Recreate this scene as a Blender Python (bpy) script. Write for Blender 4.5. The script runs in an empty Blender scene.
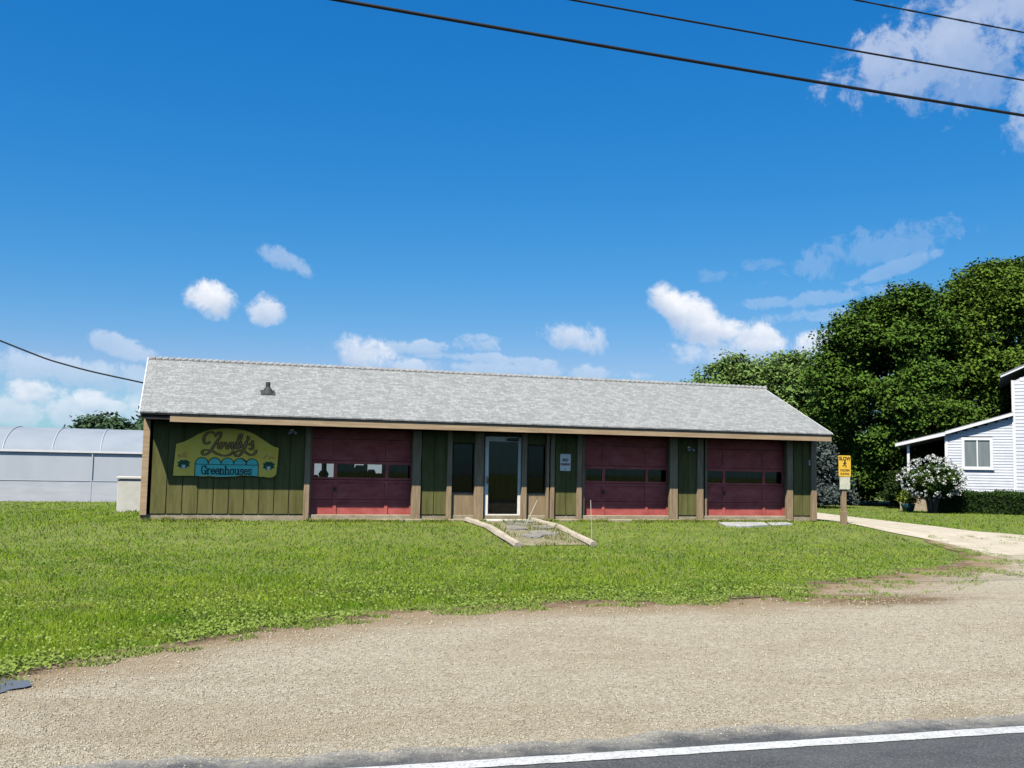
import bpy, math, random
import numpy as np
from mathutils import Vector, Matrix
random.seed(7); rng = np.random.default_rng(7)
scene = bpy.context.scene
COL = scene.collection
R = math.radians

# ------------------------------------------------------------------ camera
camd = bpy.data.cameras.new('camera'); cam = bpy.data.objects.new('camera', camd); COL.objects.link(cam)
camd.sensor_width = 36; camd.lens = 1000 / 1024 * 36; camd.clip_start = .05; camd.clip_end = 6000
yaw, pitch, roll = -.31578, .08551, .01781
CAM = Vector((4.9429, -26.9628, 1.3909))
fw = Vector((-math.sin(yaw) * math.cos(pitch), math.cos(yaw) * math.cos(pitch), math.sin(pitch)))
rt = Vector((math.cos(yaw), math.sin(yaw), 0)); up = rt.cross(fw)
r2 = rt * math.cos(roll) + up * math.sin(roll); u2 = up * math.cos(roll) - rt * math.sin(roll)
m4 = Matrix((r2, u2, -fw)).transposed().to_4x4(); m4.translation = CAM
cam.matrix_world = m4
scene.camera = cam

# ------------------------------------------------------------------ sun, sky, exposure
SUN_TO = Vector((-.89, -1.0, 2.03)).normalized()          # towards the sun
sd = bpy.data.lights.new('sun', 'SUN'); sd.energy = 5.0; sd.angle = R(.53); sd.color = (1, .945, .85)
sun = bpy.data.objects.new('sun', sd); COL.objects.link(sun)
sun.rotation_euler = SUN_TO.to_track_quat('Z', 'Y').to_euler(); sun.location = (0, -10, 40)
scene.view_settings.view_transform = 'Standard'; scene.view_settings.look = 'None'
scene.view_settings.exposure = .77; scene.view_settings.gamma = 1.0
world = bpy.data.worlds.new('World'); scene.world = world; world.use_nodes = True
wt = world.node_tree; wn = wt.nodes; wl = wt.links
wn.clear()
SKY_STRENGTH = .10
def N(nodes, kind, **kw):
    n = nodes.new(kind)
    for k, v in kw.items():
        if k == 'inp':
            for a, b in v.items(): n.inputs[a].default_value = b
        else: setattr(n, k, v)
    return n
sky = N(wn, 'ShaderNodeTexSky', sky_type='NISHITA', sun_disc=False)
sky.sun_elevation = math.asin(SUN_TO.z); sky.sun_rotation = math.atan2(SUN_TO.x, SUN_TO.y)
sky.altitude = 0; sky.air_density = 1.0; sky.dust_density = .2; sky.ozone_density = 3.0
hs = N(wn, 'ShaderNodeHueSaturation', inp={'Saturation': 1.3, 'Value': 1.0})
wl.new(sky.outputs[0], hs.inputs['Color'])
# deepen the blue of the sky: one power curve per channel
sep = N(wn, 'ShaderNodeSeparateColor'); wl.new(hs.outputs[0], sep.inputs[0]); cmb = N(wn, 'ShaderNodeCombineColor')
for ch, (pw, gain) in enumerate(((1.5, 1.60), (.765, .807), (.52, .97))):
    a_ = N(wn, 'ShaderNodeMath', operation='MULTIPLY', inp={1: .1}); wl.new(sep.outputs[ch], a_.inputs[0])
    p_ = N(wn, 'ShaderNodeMath', operation='POWER', inp={1: pw}); wl.new(a_.outputs[0], p_.inputs[0])
    g_ = N(wn, 'ShaderNodeMath', operation='MULTIPLY', inp={1: gain * 10 / 1.7}); wl.new(p_.outputs[0], g_.inputs[0]); wl.new(g_.outputs[0], cmb.inputs[ch])
lim = N(wn, 'ShaderNodeMath', operation='MULTIPLY', inp={1: .56}); wl.new(cmb.inputs[1].links[0].from_socket, lim.inputs[0])      # no red above the horizon
mnr = N(wn, 'ShaderNodeMath', operation='MINIMUM'); wl.new(cmb.inputs[0].links[0].from_socket, mnr.inputs[0]); wl.new(lim.outputs[0], mnr.inputs[1]); wl.new(mnr.outputs[0], cmb.inputs[0])
bg = N(wn, 'ShaderNodeBackground', inp={'Strength': SKY_STRENGTH}); wl.new(cmb.outputs[0], bg.inputs[0])
tc = N(wn, 'ShaderNodeTexCoord')
nz = N(wn, 'ShaderNodeTexNoise', inp={'Scale': 30., 'Detail': 10., 'Roughness': .66, 'Distortion': .3}); wl.new(tc.outputs['Generated'], nz.inputs['Vector'])
nzc = N(wn, 'ShaderNodeMath', operation='SUBTRACT', inp={1: .5}); wl.new(nz.outputs['Fac'], nzc.inputs[0])
nz2 = N(wn, 'ShaderNodeTexNoise', inp={'Scale': 48., 'Detail': 6., 'Roughness': .6}); wl.new(tc.outputs['Generated'], nz2.inputs['Vector'])
# clouds: direction (azimuth, elevation), half sizes in mrad, tilt, opacity, roughness of the outline
CLOUDS = [(.0164, .1560, 31, 21, -8, 1., 1.4), (.0701, .1505, 22, 17, 0, .8, 1.4), (.172, .110, 42, 21, -20, .8, 1.6), (.20, .100, 60, 11, -6, .5, 2),
    (.3813, .1335, 38, 19, -8, .7, 1.6), (.472, .166, 30, 20, -35, 1., 1.3), (.500, .149, 52, 25, -28, .95, 1.4), (.552, .131, 64, 22, -12, .9, 1.6), (.607, .125, 36, 17, 8, .85, 1.5), (.56, .113, 95, 18, -4, .5, 1.8),
    (.815, .405, 130, 52, 0, .5, 1.8), (.71, .378, 85, 40, 8, .5, 2.1), (.83, .345, 60, 66, 0, .5, 1.9), (.75, .36, 80, 40, -8, .3, 2.3),
    (-2.2, .55, 420, 200, 5, .9, 1.2), (2.35, .50, 520, 210, -6, .9, 1.2), (3.1, .30, 480, 120, 0, .85, 1.3),  # unseen clouds behind the camera, added as neutral fill for the shaded front
    (-.135, .085, 110, 14, -6, .4, 2.2), (-.10, .047, 150, 17, -2, .6, 2.0), (-.06, .078, 75, 15, -6, .35, 2.4), (-.02, .05, 60, 18, -6, .4, 2.2), (-.13, .062, 30, 14, 0, .8, 1.5), (-.085, .057, 20, 13, 0, .7, 1.5),
    (.0875, .199, 34, 11, -24, .34, 2.3), (.66, .214, 110, 18, 12, .15, 3.0), (.60, .168, 90, 7, 4, .2, 3.0), (.69, .196, 46, 7, 16, .22, 2.8), (.62, .15, 80, 9, 2, .22, 2.8),
    (-.0605, .109, 38, 11, -14, .42, 2.2), (.215, .120, 90, 7, 2, .42, 2.6), (.278, .126, 26, 10, 0, .4, 2.2), (.30, .110, 90, 6, -4, .36, 2.8),
    (.33, .100, 110, 7, -2, .36, 2.6), (.55, .20, 60, 8, 8, .12, 3.2)]
acc = None
def mnode(op, a, b=None, c=None, clamp=False):
    n = N(wn, 'ShaderNodeMath', operation=op, use_clamp=clamp)
    for i, v in enumerate((a, b, c)):
        if v is None: continue
        if isinstance(v, (int, float)): n.inputs[i].default_value = v
        else: wl.new(v, n.inputs[i])
    return n.outputs[0]
shade = None
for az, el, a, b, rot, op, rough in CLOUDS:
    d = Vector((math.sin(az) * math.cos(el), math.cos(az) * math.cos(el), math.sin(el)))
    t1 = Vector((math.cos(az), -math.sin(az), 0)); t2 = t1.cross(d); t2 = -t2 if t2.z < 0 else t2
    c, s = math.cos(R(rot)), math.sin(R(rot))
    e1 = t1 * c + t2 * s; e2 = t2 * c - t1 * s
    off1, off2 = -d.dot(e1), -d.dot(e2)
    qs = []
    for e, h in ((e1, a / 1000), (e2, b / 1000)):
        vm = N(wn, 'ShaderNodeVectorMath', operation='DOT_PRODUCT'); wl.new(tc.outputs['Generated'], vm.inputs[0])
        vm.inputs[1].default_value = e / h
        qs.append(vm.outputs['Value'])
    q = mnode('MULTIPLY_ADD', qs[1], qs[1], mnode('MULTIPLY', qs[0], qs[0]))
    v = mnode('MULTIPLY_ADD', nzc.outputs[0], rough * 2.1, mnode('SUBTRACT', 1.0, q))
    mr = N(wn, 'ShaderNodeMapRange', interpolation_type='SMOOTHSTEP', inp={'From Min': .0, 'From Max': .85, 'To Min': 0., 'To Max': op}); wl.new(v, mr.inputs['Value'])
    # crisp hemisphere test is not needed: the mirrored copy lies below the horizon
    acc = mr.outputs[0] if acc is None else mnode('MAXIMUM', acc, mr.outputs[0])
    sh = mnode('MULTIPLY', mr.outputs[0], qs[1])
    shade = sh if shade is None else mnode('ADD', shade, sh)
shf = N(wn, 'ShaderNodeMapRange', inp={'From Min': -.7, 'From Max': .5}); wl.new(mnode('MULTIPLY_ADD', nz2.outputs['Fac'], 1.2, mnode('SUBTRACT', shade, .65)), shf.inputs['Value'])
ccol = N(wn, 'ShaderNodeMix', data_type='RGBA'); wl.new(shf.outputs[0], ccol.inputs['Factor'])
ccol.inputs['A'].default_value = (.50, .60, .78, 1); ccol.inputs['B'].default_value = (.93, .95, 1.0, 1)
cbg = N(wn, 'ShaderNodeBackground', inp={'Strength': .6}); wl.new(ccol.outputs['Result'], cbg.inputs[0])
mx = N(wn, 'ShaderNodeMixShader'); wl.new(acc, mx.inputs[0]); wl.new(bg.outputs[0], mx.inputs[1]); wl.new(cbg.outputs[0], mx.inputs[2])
wo = N(wn, 'ShaderNodeOutputWorld'); wl.new(mx.outputs[0], wo.inputs[0])

# ------------------------------------------------------------------ render settings that belong to the scene
cy = scene.cycles
cy.max_bounces = 8; cy.diffuse_bounces = 0; cy.glossy_bounces = 3; cy.transmission_bounces = 4; cy.transparent_max_bounces = 10
cy.use_denoising = True

# ------------------------------------------------------------------ helpers
def tag(o, label=None, cat=None, group=None, kind=None):
    if label: o['label'] = label
    if cat: o['category'] = cat
    if group: o['group'] = group
    if kind: o['kind'] = kind
    return o
ORG = {}
def empty(name, loc, label, cat, group=None):
    o = bpy.data.objects.new(name, None); COL.objects.link(o); o.location = loc; o.empty_display_size = .3
    ORG[o.name] = Vector(loc)
    return tag(o, label, cat, group)
def org(parent): return ORG[parent.name] if parent is not None else Vector((0, 0, 0))
class MB:
    """collects world-space geometry, then links it as one mesh object"""
    def __init__(s): s.v = []; s.f = []; s.m = []
    def add(s, vs, fs, mi=0):
        b = len(s.v); s.v += [tuple(x) for x in vs]; s.f += [tuple(b + i for i in f) for f in fs]; s.m += [mi] * len(fs); return s
    def box(s, x0, x1, y0, y1, z0, z1, mi=0):
        return s.add([(x0, y0, z0), (x1, y0, z0), (x1, y1, z0), (x0, y1, z0), (x0, y0, z1), (x1, y0, z1), (x1, y1, z1), (x0, y1, z1)],
                     [(0, 3, 2, 1), (4, 5, 6, 7), (0, 1, 5, 4), (1, 2, 6, 5), (2, 3, 7, 6), (3, 0, 4, 7)], mi)
    def obox(s, o, ex, ey, ez, x0, x1, y0, y1, z0, z1, mi=0):
        P = lambda a, b, c: o + ex * a + ey * b + ez * c
        vs = [P(*p) for p in ((x0, y0, z0), (x1, y0, z0), (x1, y1, z0), (x0, y1, z0), (x0, y0, z1), (x1, y0, z1), (x1, y1, z1), (x0, y1, z1))]
        return s.add(vs, [(0, 3, 2, 1), (4, 5, 6, 7), (0, 1, 5, 4), (1, 2, 6, 5), (2, 3, 7, 6), (3, 0, 4, 7)], mi)
    def prism_y(s, pts, y0, y1, mi=0):
        """polygon in x,z extruded along y"""
        n = len(pts); vs = [(x, y0, z) for x, z in pts] + [(x, y1, z) for x, z in pts]
        fs = [tuple(range(n)), tuple(range(2 * n - 1, n - 1, -1))] + [(i, i + n, (i + 1) % n + n, (i + 1) % n) for i in range(n)]
        return s.add(vs, fs, mi)
    def prism_x(s, pts, x0, x1, mi=0):
        n = len(pts); vs = [(x0, y, z) for y, z in pts] + [(x1, y, z) for y, z in pts]
        fs = [tuple(range(n)), tuple(range(2 * n - 1, n - 1, -1))] + [(i, i + n, (i + 1) % n + n, (i + 1) % n) for i in range(n)]
        return s.add(vs, fs, mi)
    def tube(s, pts, rad, n=8, cap=True, mi=0):
        pts = [Vector(p) for p in pts]; b = len(s.v)
        rs = rad if isinstance(rad, (list, tuple)) else [rad] * len(pts)
        for i, p in enumerate(pts):
            t = (pts[min(i + 1, len(pts) - 1)] - pts[max(i - 1, 0)]).normalized()
            a = Vector((0, 0, 1)) if abs(t.z) < .9 else Vector((1, 0, 0))
            e1 = t.cross(a).normalized(); e2 = t.cross(e1)
            for k in range(n):
                th = 2 * math.pi * k / n; s.v.append(tuple(p + e1 * (rs[i] * math.cos(th)) + e2 * (rs[i] * math.sin(th))))
        for i in range(len(pts) - 1):
            for k in range(n):
                s.f.append((b + i * n + k, b + i * n + (k + 1) % n, b + (i + 1) * n + (k + 1) % n, b + (i + 1) * n + k)); s.m.append(mi)
        if cap:
            s.f.append(tuple(b + k for k in range(n))); s.m.append(mi)
            s.f.append(tuple(b + (len(pts) - 1) * n + k for k in reversed(range(n)))); s.m.append(mi)
        return s
    def build(s, name, mat, parent=None, loc=None, smooth=False, bevel=0):
        me = bpy.data.meshes.new(name)
        o_ = org(parent) if parent is not None else Vector(loc or (0, 0, 0))
        me.from_pydata([(x - o_.x, y - o_.y, z - o_.z) for x, y, z in s.v], [], s.f)
        for mm in (mat if isinstance(mat, (list, tuple)) else [mat]): me.materials.append(mm)
        if len(me.materials) > 1: me.polygons.foreach_set('material_index', s.m)
        import bmesh
        bm = bmesh.new(); bm.from_mesh(me); bmesh.ops.recalc_face_normals(bm, faces=bm.faces); bm.to_mesh(me); bm.free()
        if smooth: me.polygons.foreach_set('use_smooth', [True] * len(me.polygons))
        o = bpy.data.objects.new(name, me); COL.objects.link(o)
        if parent is not None: o.parent = parent
        else: o.location = o_
        ORG[o.name] = o_
        if bevel:
            b = o.modifiers.new('bevel', 'BEVEL'); b.width = bevel; b.segments = 2; b.limit_method = 'ANGLE'; b.angle_limit = R(40)
        return o
def np_mesh(name, V, F, mat, parent=None, loc=None, smooth=False, k=None):
    """big meshes straight from numpy; F is (m,k) faces of equal size"""
    o_ = org(parent) if parent is not None else Vector(loc or (0, 0, 0))
    V = np.asarray(V, np.float32) - np.array(o_, np.float32); F = np.asarray(F, np.int32)
    me = bpy.data.meshes.new(name); k = F.shape[1]
    me.vertices.add(len(V)); me.vertices.foreach_set('co', V.ravel())
    me.loops.add(F.size); me.loops.foreach_set('vertex_index', F.ravel())
    me.polygons.add(len(F)); me.polygons.foreach_set('loop_start', np.arange(0, F.size, k, dtype=np.int32))
    if smooth: me.polygons.foreach_set('use_smooth', np.ones(len(F), bool))
    me.update(calc_edges=True); me.validate()
    me.materials.append(mat)
    o = bpy.data.objects.new(name, me); COL.objects.link(o)
    if parent is not None: o.parent = parent
    else: o.location = o_
    ORG[o.name] = o_
    return o
# --- materials
def rgba(c): return (c[0], c[1], c[2], 1)
def mat(name, c1, c2=None, scale=3., rough=.8, stretch=(1, 1, 1), detail=6., bump=0., bscale=None, spec=.3, metal=0., lo=.35, hi=.65, c3=None, s3=30., a3=.3, translucent=0., tcol=None):
    m = bpy.data.materials.new(name); m.use_nodes = True; nt = m.node_tree; nd = nt.nodes; ln = nt.links
    p = nd['Principled BSDF']; p.inputs['Roughness'].default_value = rough; p.inputs['Metallic'].default_value = metal
    p.inputs['Specular IOR Level'].default_value = spec
    if c2 is None: p.inputs['Base Color'].default_value = rgba(c1); col = None
    t = N(nd, 'ShaderNodeTexCoord'); mp = N(nd, 'ShaderNodeMapping'); mp.inputs['Scale'].default_value = stretch
    ln.new(t.outputs['Object'], mp.inputs[0])
    if c2 is not None:
        n = N(nd, 'ShaderNodeTexNoise', inp={'Scale': scale, 'Detail': detail, 'Roughness': .6}); ln.new(mp.outputs[0], n.inputs['Vector'])
        cr = N(nd, 'ShaderNodeValToRGB'); cr.color_ramp.elements[0].position = lo; cr.color_ramp.elements[1].position = hi
        cr.color_ramp.elements[0].color = rgba(c1); cr.color_ramp.elements[1].color = rgba(c2); ln.new(n.outputs['Fac'], cr.inputs[0])
        col = cr.outputs[0]
        if c3 is not None:
            n3 = N(nd, 'ShaderNodeTexNoise', inp={'Scale': s3, 'Detail': 5., 'Roughness': .65}); ln.new(mp.outputs[0], n3.inputs['Vector'])
            r3 = N(nd, 'ShaderNodeMapRange', inp={'From Min': .5, 'From Max': .68, 'To Max': a3}); ln.new(n3.outputs['Fac'], r3.inputs['Value'])
            mxx = N(nd, 'ShaderNodeMix', data_type='RGBA'); ln.new(r3.outputs[0], mxx.inputs['Factor']); ln.new(col, mxx.inputs['A']); mxx.inputs['B'].default_value = rgba(c3)
            col = mxx.outputs['Result']
        ln.new(col, p.inputs['Base Color'])
    if bump:
        nb = N(nd, 'ShaderNodeTexNoise', inp={'Scale': bscale or scale * 3, 'Detail': 5.}); ln.new(mp.outputs[0], nb.inputs['Vector'])
        b = N(nd, 'ShaderNodeBump', inp={'Strength': bump, 'Distance': .02}); ln.new(nb.outputs['Fac'], b.inputs['Height']); ln.new(b.outputs[0], p.inputs['Normal'])
    if translucent:
        tr = N(nd, 'ShaderNodeBsdfTranslucent'); mixs = N(nd, 'ShaderNodeMixShader', inp={0: translucent})
        if tcol: tr.inputs[0].default_value = rgba(tcol)
        elif c2 is not None: ln.new(col, tr.inputs[0])
        else: tr.inputs[0].default_value = rgba(c1)
        out = nd['Material Output']; ln.new(p.outputs[0], mixs.inputs[1]); ln.new(tr.outputs[0], mixs.inputs[2]); ln.new(mixs.outputs[0], out.inputs[0])
    return m
def glass_mat(name, tint=(.8, .85, .85), rough=.02):
    """thin window glass: fresnel reflection over a clear pane"""
    m = bpy.data.materials.new(name); m.use_nodes = True; nt = m.node_tree; nd = nt.nodes; ln = nt.links; nd.remove(nd['Principled BSDF'])
    fr = N(nd, 'ShaderNodeFresnel', inp={'IOR': 1.33}); g = N(nd, 'ShaderNodeBsdfGlossy', inp={'Roughness': rough}); t = N(nd, 'ShaderNodeBsdfTransparent', inp={'Color': rgba(tint)})
    mxs = N(nd, 'ShaderNodeMixShader'); ln.new(fr.outputs[0], mxs.inputs[0]); ln.new(t.outputs[0], mxs.inputs[1]); ln.new(g.outputs[0], mxs.inputs[2])
    ln.new(mxs.outputs[0], nd['Material Output'].inputs[0]); return m
def catmull(P, n=8):
    P = [np.array(p, float) for p in P]; out = []
    Q = [2 * P[0] - P[1]] + P + [2 * P[-1] - P[-2]]
    for i in range(1, len(Q) - 2):
        p0, p1, p2, p3 = Q[i - 1:i + 3]
        for t in np.linspace(0, 1, n, endpoint=False):
            out.append(.5 * (2 * p1 + (p2 - p0) * t + (2 * p0 - 5 * p1 + 4 * p2 - p3) * t * t + (3 * p1 - p0 - 3 * p2 + p3) * t ** 3))
    out.append(P[-1]); return np.array(out)

# ------------------------------------------------------------------ terrain
YS = np.array([-400, -60, -28.5, -27, -21, -17.5, -13.5, -8, -4, 0, 20, 60, 3000.]); ZS = np.array([-.6, -.5, -.36, -.32, -.30, -.42, -.50, -.48, -.38, -.24, -.30, -.3, -.3])
def height(X, Y):
    X = np.asarray(X, float); Y = np.asarray(Y, float)
    b = sum(np.interp(Y + o, YS, ZS) for o in (-.9, -.45, 0, .45, .9)) / 5
    dx = np.maximum(np.maximum(3.6 - X, X - 24.2), 0); dy = np.maximum(np.maximum(-.5 - Y, Y - 7), 0)
    t = np.clip(1 - np.hypot(dx, dy) / 4.0, 0, 1); t = .75 * t + .25 * t * t * (3 - 2 * t)
    return b + (-.03 - b) * t
# lawn / gravel boundary: y as a function of x
BX = np.array([-40, -8, -2, 2, 3.6, 3.9, 4.3, 5.2, 6.35, 7.7, 9.2, 10.7, 12.3, 14.1, 15.1, 17.3, 21, 23.2, 24.4, 26, 28.9, 30, 34, 60]); 
BY = np.array([-20.2, -19.9, -19.3, -18.3, -17.6, -17.1, -16.7, -15.95, -14.75, -14.0, -13.6, -13.58, -13.66, -13.35, -12.1, -11.05, -9.25, -6.9, -4.5, -3.0, -3.0, -3.2, -7.5, -13])
def vnoise(x, y, seed=0):
    """cheap smooth value noise, numpy"""
    xi = np.floor(x).astype(int); yi = np.floor(y).astype(int); fx = x - xi; fy = y - yi; fx = fx * fx * (3 - 2 * fx); fy = fy * fy * (3 - 2 * fy)
    def hsh(a, b): 
        v = np.sin(a * 127.1 + b * 311.7 + seed * 74.7) * 43758.5453; return v - np.floor(v)
    return (hsh(xi, yi) * (1 - fx) + hsh(xi + 1, yi) * fx) * (1 - fy) + (hsh(xi, yi + 1) * (1 - fx) + hsh(xi + 1, yi + 1) * fx) * fy
def bound(x):
    x = np.asarray(x, float); return np.interp(x, BX, BY) + .32 * (vnoise(x * .9, x * 0, 3) - .5) + .2 * (vnoise(x * 2.7, x * 0, 4) - .5)
def road_edge(x): return -20.86 - .045 * (np.asarray(x, float) - 7)

# ground sheet
def grid(xs, ys, zoff):
    X, Y = np.meshgrid(xs, ys); Z = height(X, Y) + zoff
    V = np.stack([X, Y, Z], -1).reshape(-1, 3); nx, ny = len(xs), len(ys)
    i = np.arange(nx - 1)[None, :] + nx * np.arange(ny - 1)[:, None]
    F = np.stack([i, i + 1, i + 1 + nx, i + nx], -1).reshape(-1, 4); return V, F
xs = np.unique(np.concatenate([[-2500, -900, -300, -120, -60], np.arange(-40, 70, .5), [90, 150, 400, 1000, 2500]]))
ys = np.unique(np.concatenate([[-400, -150, -70], np.arange(-45, 50, .4), [60, 80, 120, 250, 700, 1600, 3000]]))
GRASS_A, GRASS_B = (.055, .105, .014), (.10, .165, .028)
m_ground = mat('turf_soil', (.085, .12, .02), (.14, .17, .035), scale=1.6, rough=.95, c3=(.16, .12, .06), s3=5., a3=.5, bump=.6, bscale=40)
V, F = grid(xs, ys, -.012)
tag(np_mesh('ground', V, F, m_ground, smooth=True), kind='structure')

# gravel lot: a strip between the road edge and the lawn boundary
def strip(name, xs, y0, y1, rows, zoff, material, power=1.):
    t = np.linspace(0, 1, rows) ** power; X = np.repeat(xs[None, :], rows, 0); Y = y0[None, :] + (y1 - y0)[None, :] * t[:, None]
    Z = height(X, Y) + zoff; V = np.stack([X, Y, Z], -1).reshape(-1, 3); nx = len(xs)
    i = np.arange(nx - 1)[None, :] + nx * np.arange(rows - 1)[:, None]
    F = np.stack([i, i + 1, i + 1 + nx, i + nx], -1).reshape(-1, 4)
    o = np_mesh(name, V, F, material, smooth=True)
    at = o.data.attributes.new('edge', 'FLOAT', 'POINT'); at.data.foreach_set('value', ((y1 - y0)[None, :] * (1 - t)[:, None]).astype(np.float32).ravel())
    return tag(o, kind='structure')
def gravel_material():
    m = bpy.data.materials.new('gravel'); m.use_nodes = True; nt = m.node_tree; nd = nt.nodes; ln = nt.links; p = nd['Principled BSDF']; p.inputs['Roughness'].default_value = .92; p.inputs['Specular IOR Level'].default_value = .2
    t = N(nd, 'ShaderNodeTexCoord'); O = t.outputs['Object']
    def noise(sc, det=6., rg=.6, stretch=None):
        n = N(nd, 'ShaderNodeTexNoise', inp={'Scale': sc, 'Detail': det, 'Roughness': rg})
        if stretch:
            mp = N(nd, 'ShaderNodeMapping'); mp.inputs['Scale'].default_value = stretch; ln.new(O, mp.inputs[0]); ln.new(mp.outputs[0], n.inputs['Vector'])
        else: ln.new(O, n.inputs['Vector'])
        return n.outputs['Fac']
    def mixc(f, a, b):
        x = N(nd, 'ShaderNodeMix', data_type='RGBA')
        for s, v in (('Factor', f), ('A', a), ('B', b)):
            if isinstance(v, tuple): x.inputs[s].default_value = rgba(v)
            elif isinstance(v, float): x.inputs[s].default_value = v
            else: ln.new(v, x.inputs[s])
        return x.outputs['Result']
    def rng_(v, a, b, c=0., d=1.):
        x = N(nd, 'ShaderNodeMapRange', interpolation_type='SMOOTHSTEP', inp={'From Min': a, 'From Max': b, 'To Min': c, 'To Max': d}); ln.new(v, x.inputs['Value']); return x.outputs[0]
    vo = N(nd, 'ShaderNodeTexVoronoi', inp={'Scale': 42.}); ln.new(O, vo.inputs['Vector'])
    vo2 = N(nd, 'ShaderNodeTexVoronoi', inp={'Scale': 95.}); ln.new(O, vo2.inputs['Vector'])
    sx = N(nd, 'ShaderNodeSeparateColor'); ln.new(vo.outputs['Color'], sx.inputs[0])
    sx2 = N(nd, 'ShaderNodeSeparateColor'); ln.new(vo2.outputs['Color'], sx2.inputs[0])
    base = mixc(rng_(noise(.7, 5, .6, (.55, 1.3, 1)), .35, .68), (.345, .30, .205), (.455, .41, .30))
    peb = mixc(sx.outputs[0], (.19, .155, .105), (.60, .545, .41))
    c = mixc(.62, base, peb)
    peb2 = mixc(sx2.outputs[1], (.18, .15, .10), (.60, .545, .42)); c = mixc(.3, c, peb2)
    c = mixc(rng_(noise(1.3, 8, .75, (.8, 1.2, 1)), .50, .70, 0., .6), c, (.25, .195, .12))      # silty patches
    c = mixc(rng_(noise(.4, 6, .7, (.7, 1.5, 1)), .50, .68, 0., .5), c, (.27, .21, .13))
    # damp soil washed out along the lawn
    at = N(nd, 'ShaderNodeAttribute', attribute_name='edge')
    w = N(nd, 'ShaderNodeMath', operation='MULTIPLY_ADD', inp={1: 2.9}); ln.new(noise(1.1, 5, .6, (.6, 1, 1)), w.inputs[0])
    ng = N(nd, 'ShaderNodeMath', operation='MULTIPLY', inp={1: -1.}); ln.new(at.outputs['Fac'], ng.inputs[0]); ln.new(ng.outputs[0], w.inputs[2])
    c = mixc(rng_(w.outputs[0], -.75, 1.0, 0., .9), c, (.25, .17, .09))
    c = mixc(rng_(w.outputs[0], .75, 1.25, 0., .75), c, (.12, .075, .035))
    c = mixc(rng_(noise(7., 6, .8), .35, .70, 0., .3), c, (.24, .205, .15)); c = mixc(rng_(noise(2.2, 8, .8), .56, .74, 0., .5), c, (.56, .52, .43))
    # brown stain left by standing water at the lawn edge
    mpp = N(nd, 'ShaderNodeMapping'); mpp.inputs['Location'].default_value = (-15.2 / 2.3, 14.0 / 1.15, 0); mpp.inputs['Scale'].default_value = (1 / 2.3, 1 / 1.15, 0); ln.new(O, mpp.inputs[0])
    ln_ = N(nd, 'ShaderNodeVectorMath', operation='LENGTH'); ln.new(mpp.outputs[0], ln_.inputs[0])
    st = N(nd, 'ShaderNodeMath', operation='MULTIPLY_ADD', inp={1: -1.}); ln.new(ln_.outputs['Value'], st.inputs[0]); ln.new(noise(2.2, 6, .65, (.6, 1.3, 1)), st.inputs[2])
    c = mixc(rng_(st.outputs[0], -.45, .30, 0., .9), c, (.145, .09, .042))
    ln.new(c, p.inputs['Base Color'])
    ad = N(nd, 'ShaderNodeMath', operation='MULTIPLY_ADD', inp={1: .6}); ln.new(vo.outputs['Distance'], ad.inputs[0]); ln.new(vo2.outputs['Distance'], ad.inputs[2])
    b = N(nd, 'ShaderNodeBump', inp={'Strength': .75, 'Distance': .018}, invert=True); ln.new(ad.outputs[0], b.inputs['Height']); ln.new(b.outputs[0], p.inputs['Normal'])
    return m
m_gravel = gravel_material()
gx = np.concatenate([np.arange(-40, 0, 1.), np.arange(0, 34, .08), np.arange(34, 60, 1.)])
gy1 = bound(gx)
strip('gravel_lot', gx, road_edge(gx) - .6, gy1 + .25, 70, .004, m_gravel)
# driveway going back past the building
def ribbon_strip(name, L, Rr, n, cols, zoff, material):
    L = catmull(L, n); Rr = catmull(Rr, n); t = np.linspace(0, 1, cols)
    P = L[:, None, :] * (1 - t)[None, :, None] + Rr[:, None, :] * t[None, :, None]
    X, Y = P[..., 0], P[..., 1]; Z = height(X, Y) + zoff; V = np.stack([X, Y, Z], -1).reshape(-1, 3)
    i = np.arange(cols - 1)[None, :] + cols * np.arange(len(L) - 1)[:, None]
    F = np.stack([i, i + 1, i + 1 + cols, i + cols], -1).reshape(-1, 4)
    o = np_mesh(name, V, F, material, smooth=True); at = o.data.attributes.new('edge', 'FLOAT', 'POINT'); at.data.foreach_set('value', np.full(len(V), 9., np.float32))
    return tag(o, kind='structure')
m_drive = mat('pale_packed_gravel', (.36, .315, .23), (.46, .41, .32), scale=2., rough=.95, c3=(.3, .24, .16), s3=9., a3=.4, bump=.6, bscale=60)
ribbon_strip('driveway', [(23.4, -7.6), (24.7, -4.6), (24.3, -2.4), (24.4, .5), (24.8, 4), (25.6, 8), (25.4, 16)],
             [(29.6, -6.5), (29.4, -2.6), (28.7, -.5), (30.2, 5.7), (31.8, 11.2), (32.6, 15), (32.5, 22)], 12, 26, .008, m_drive)

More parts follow.
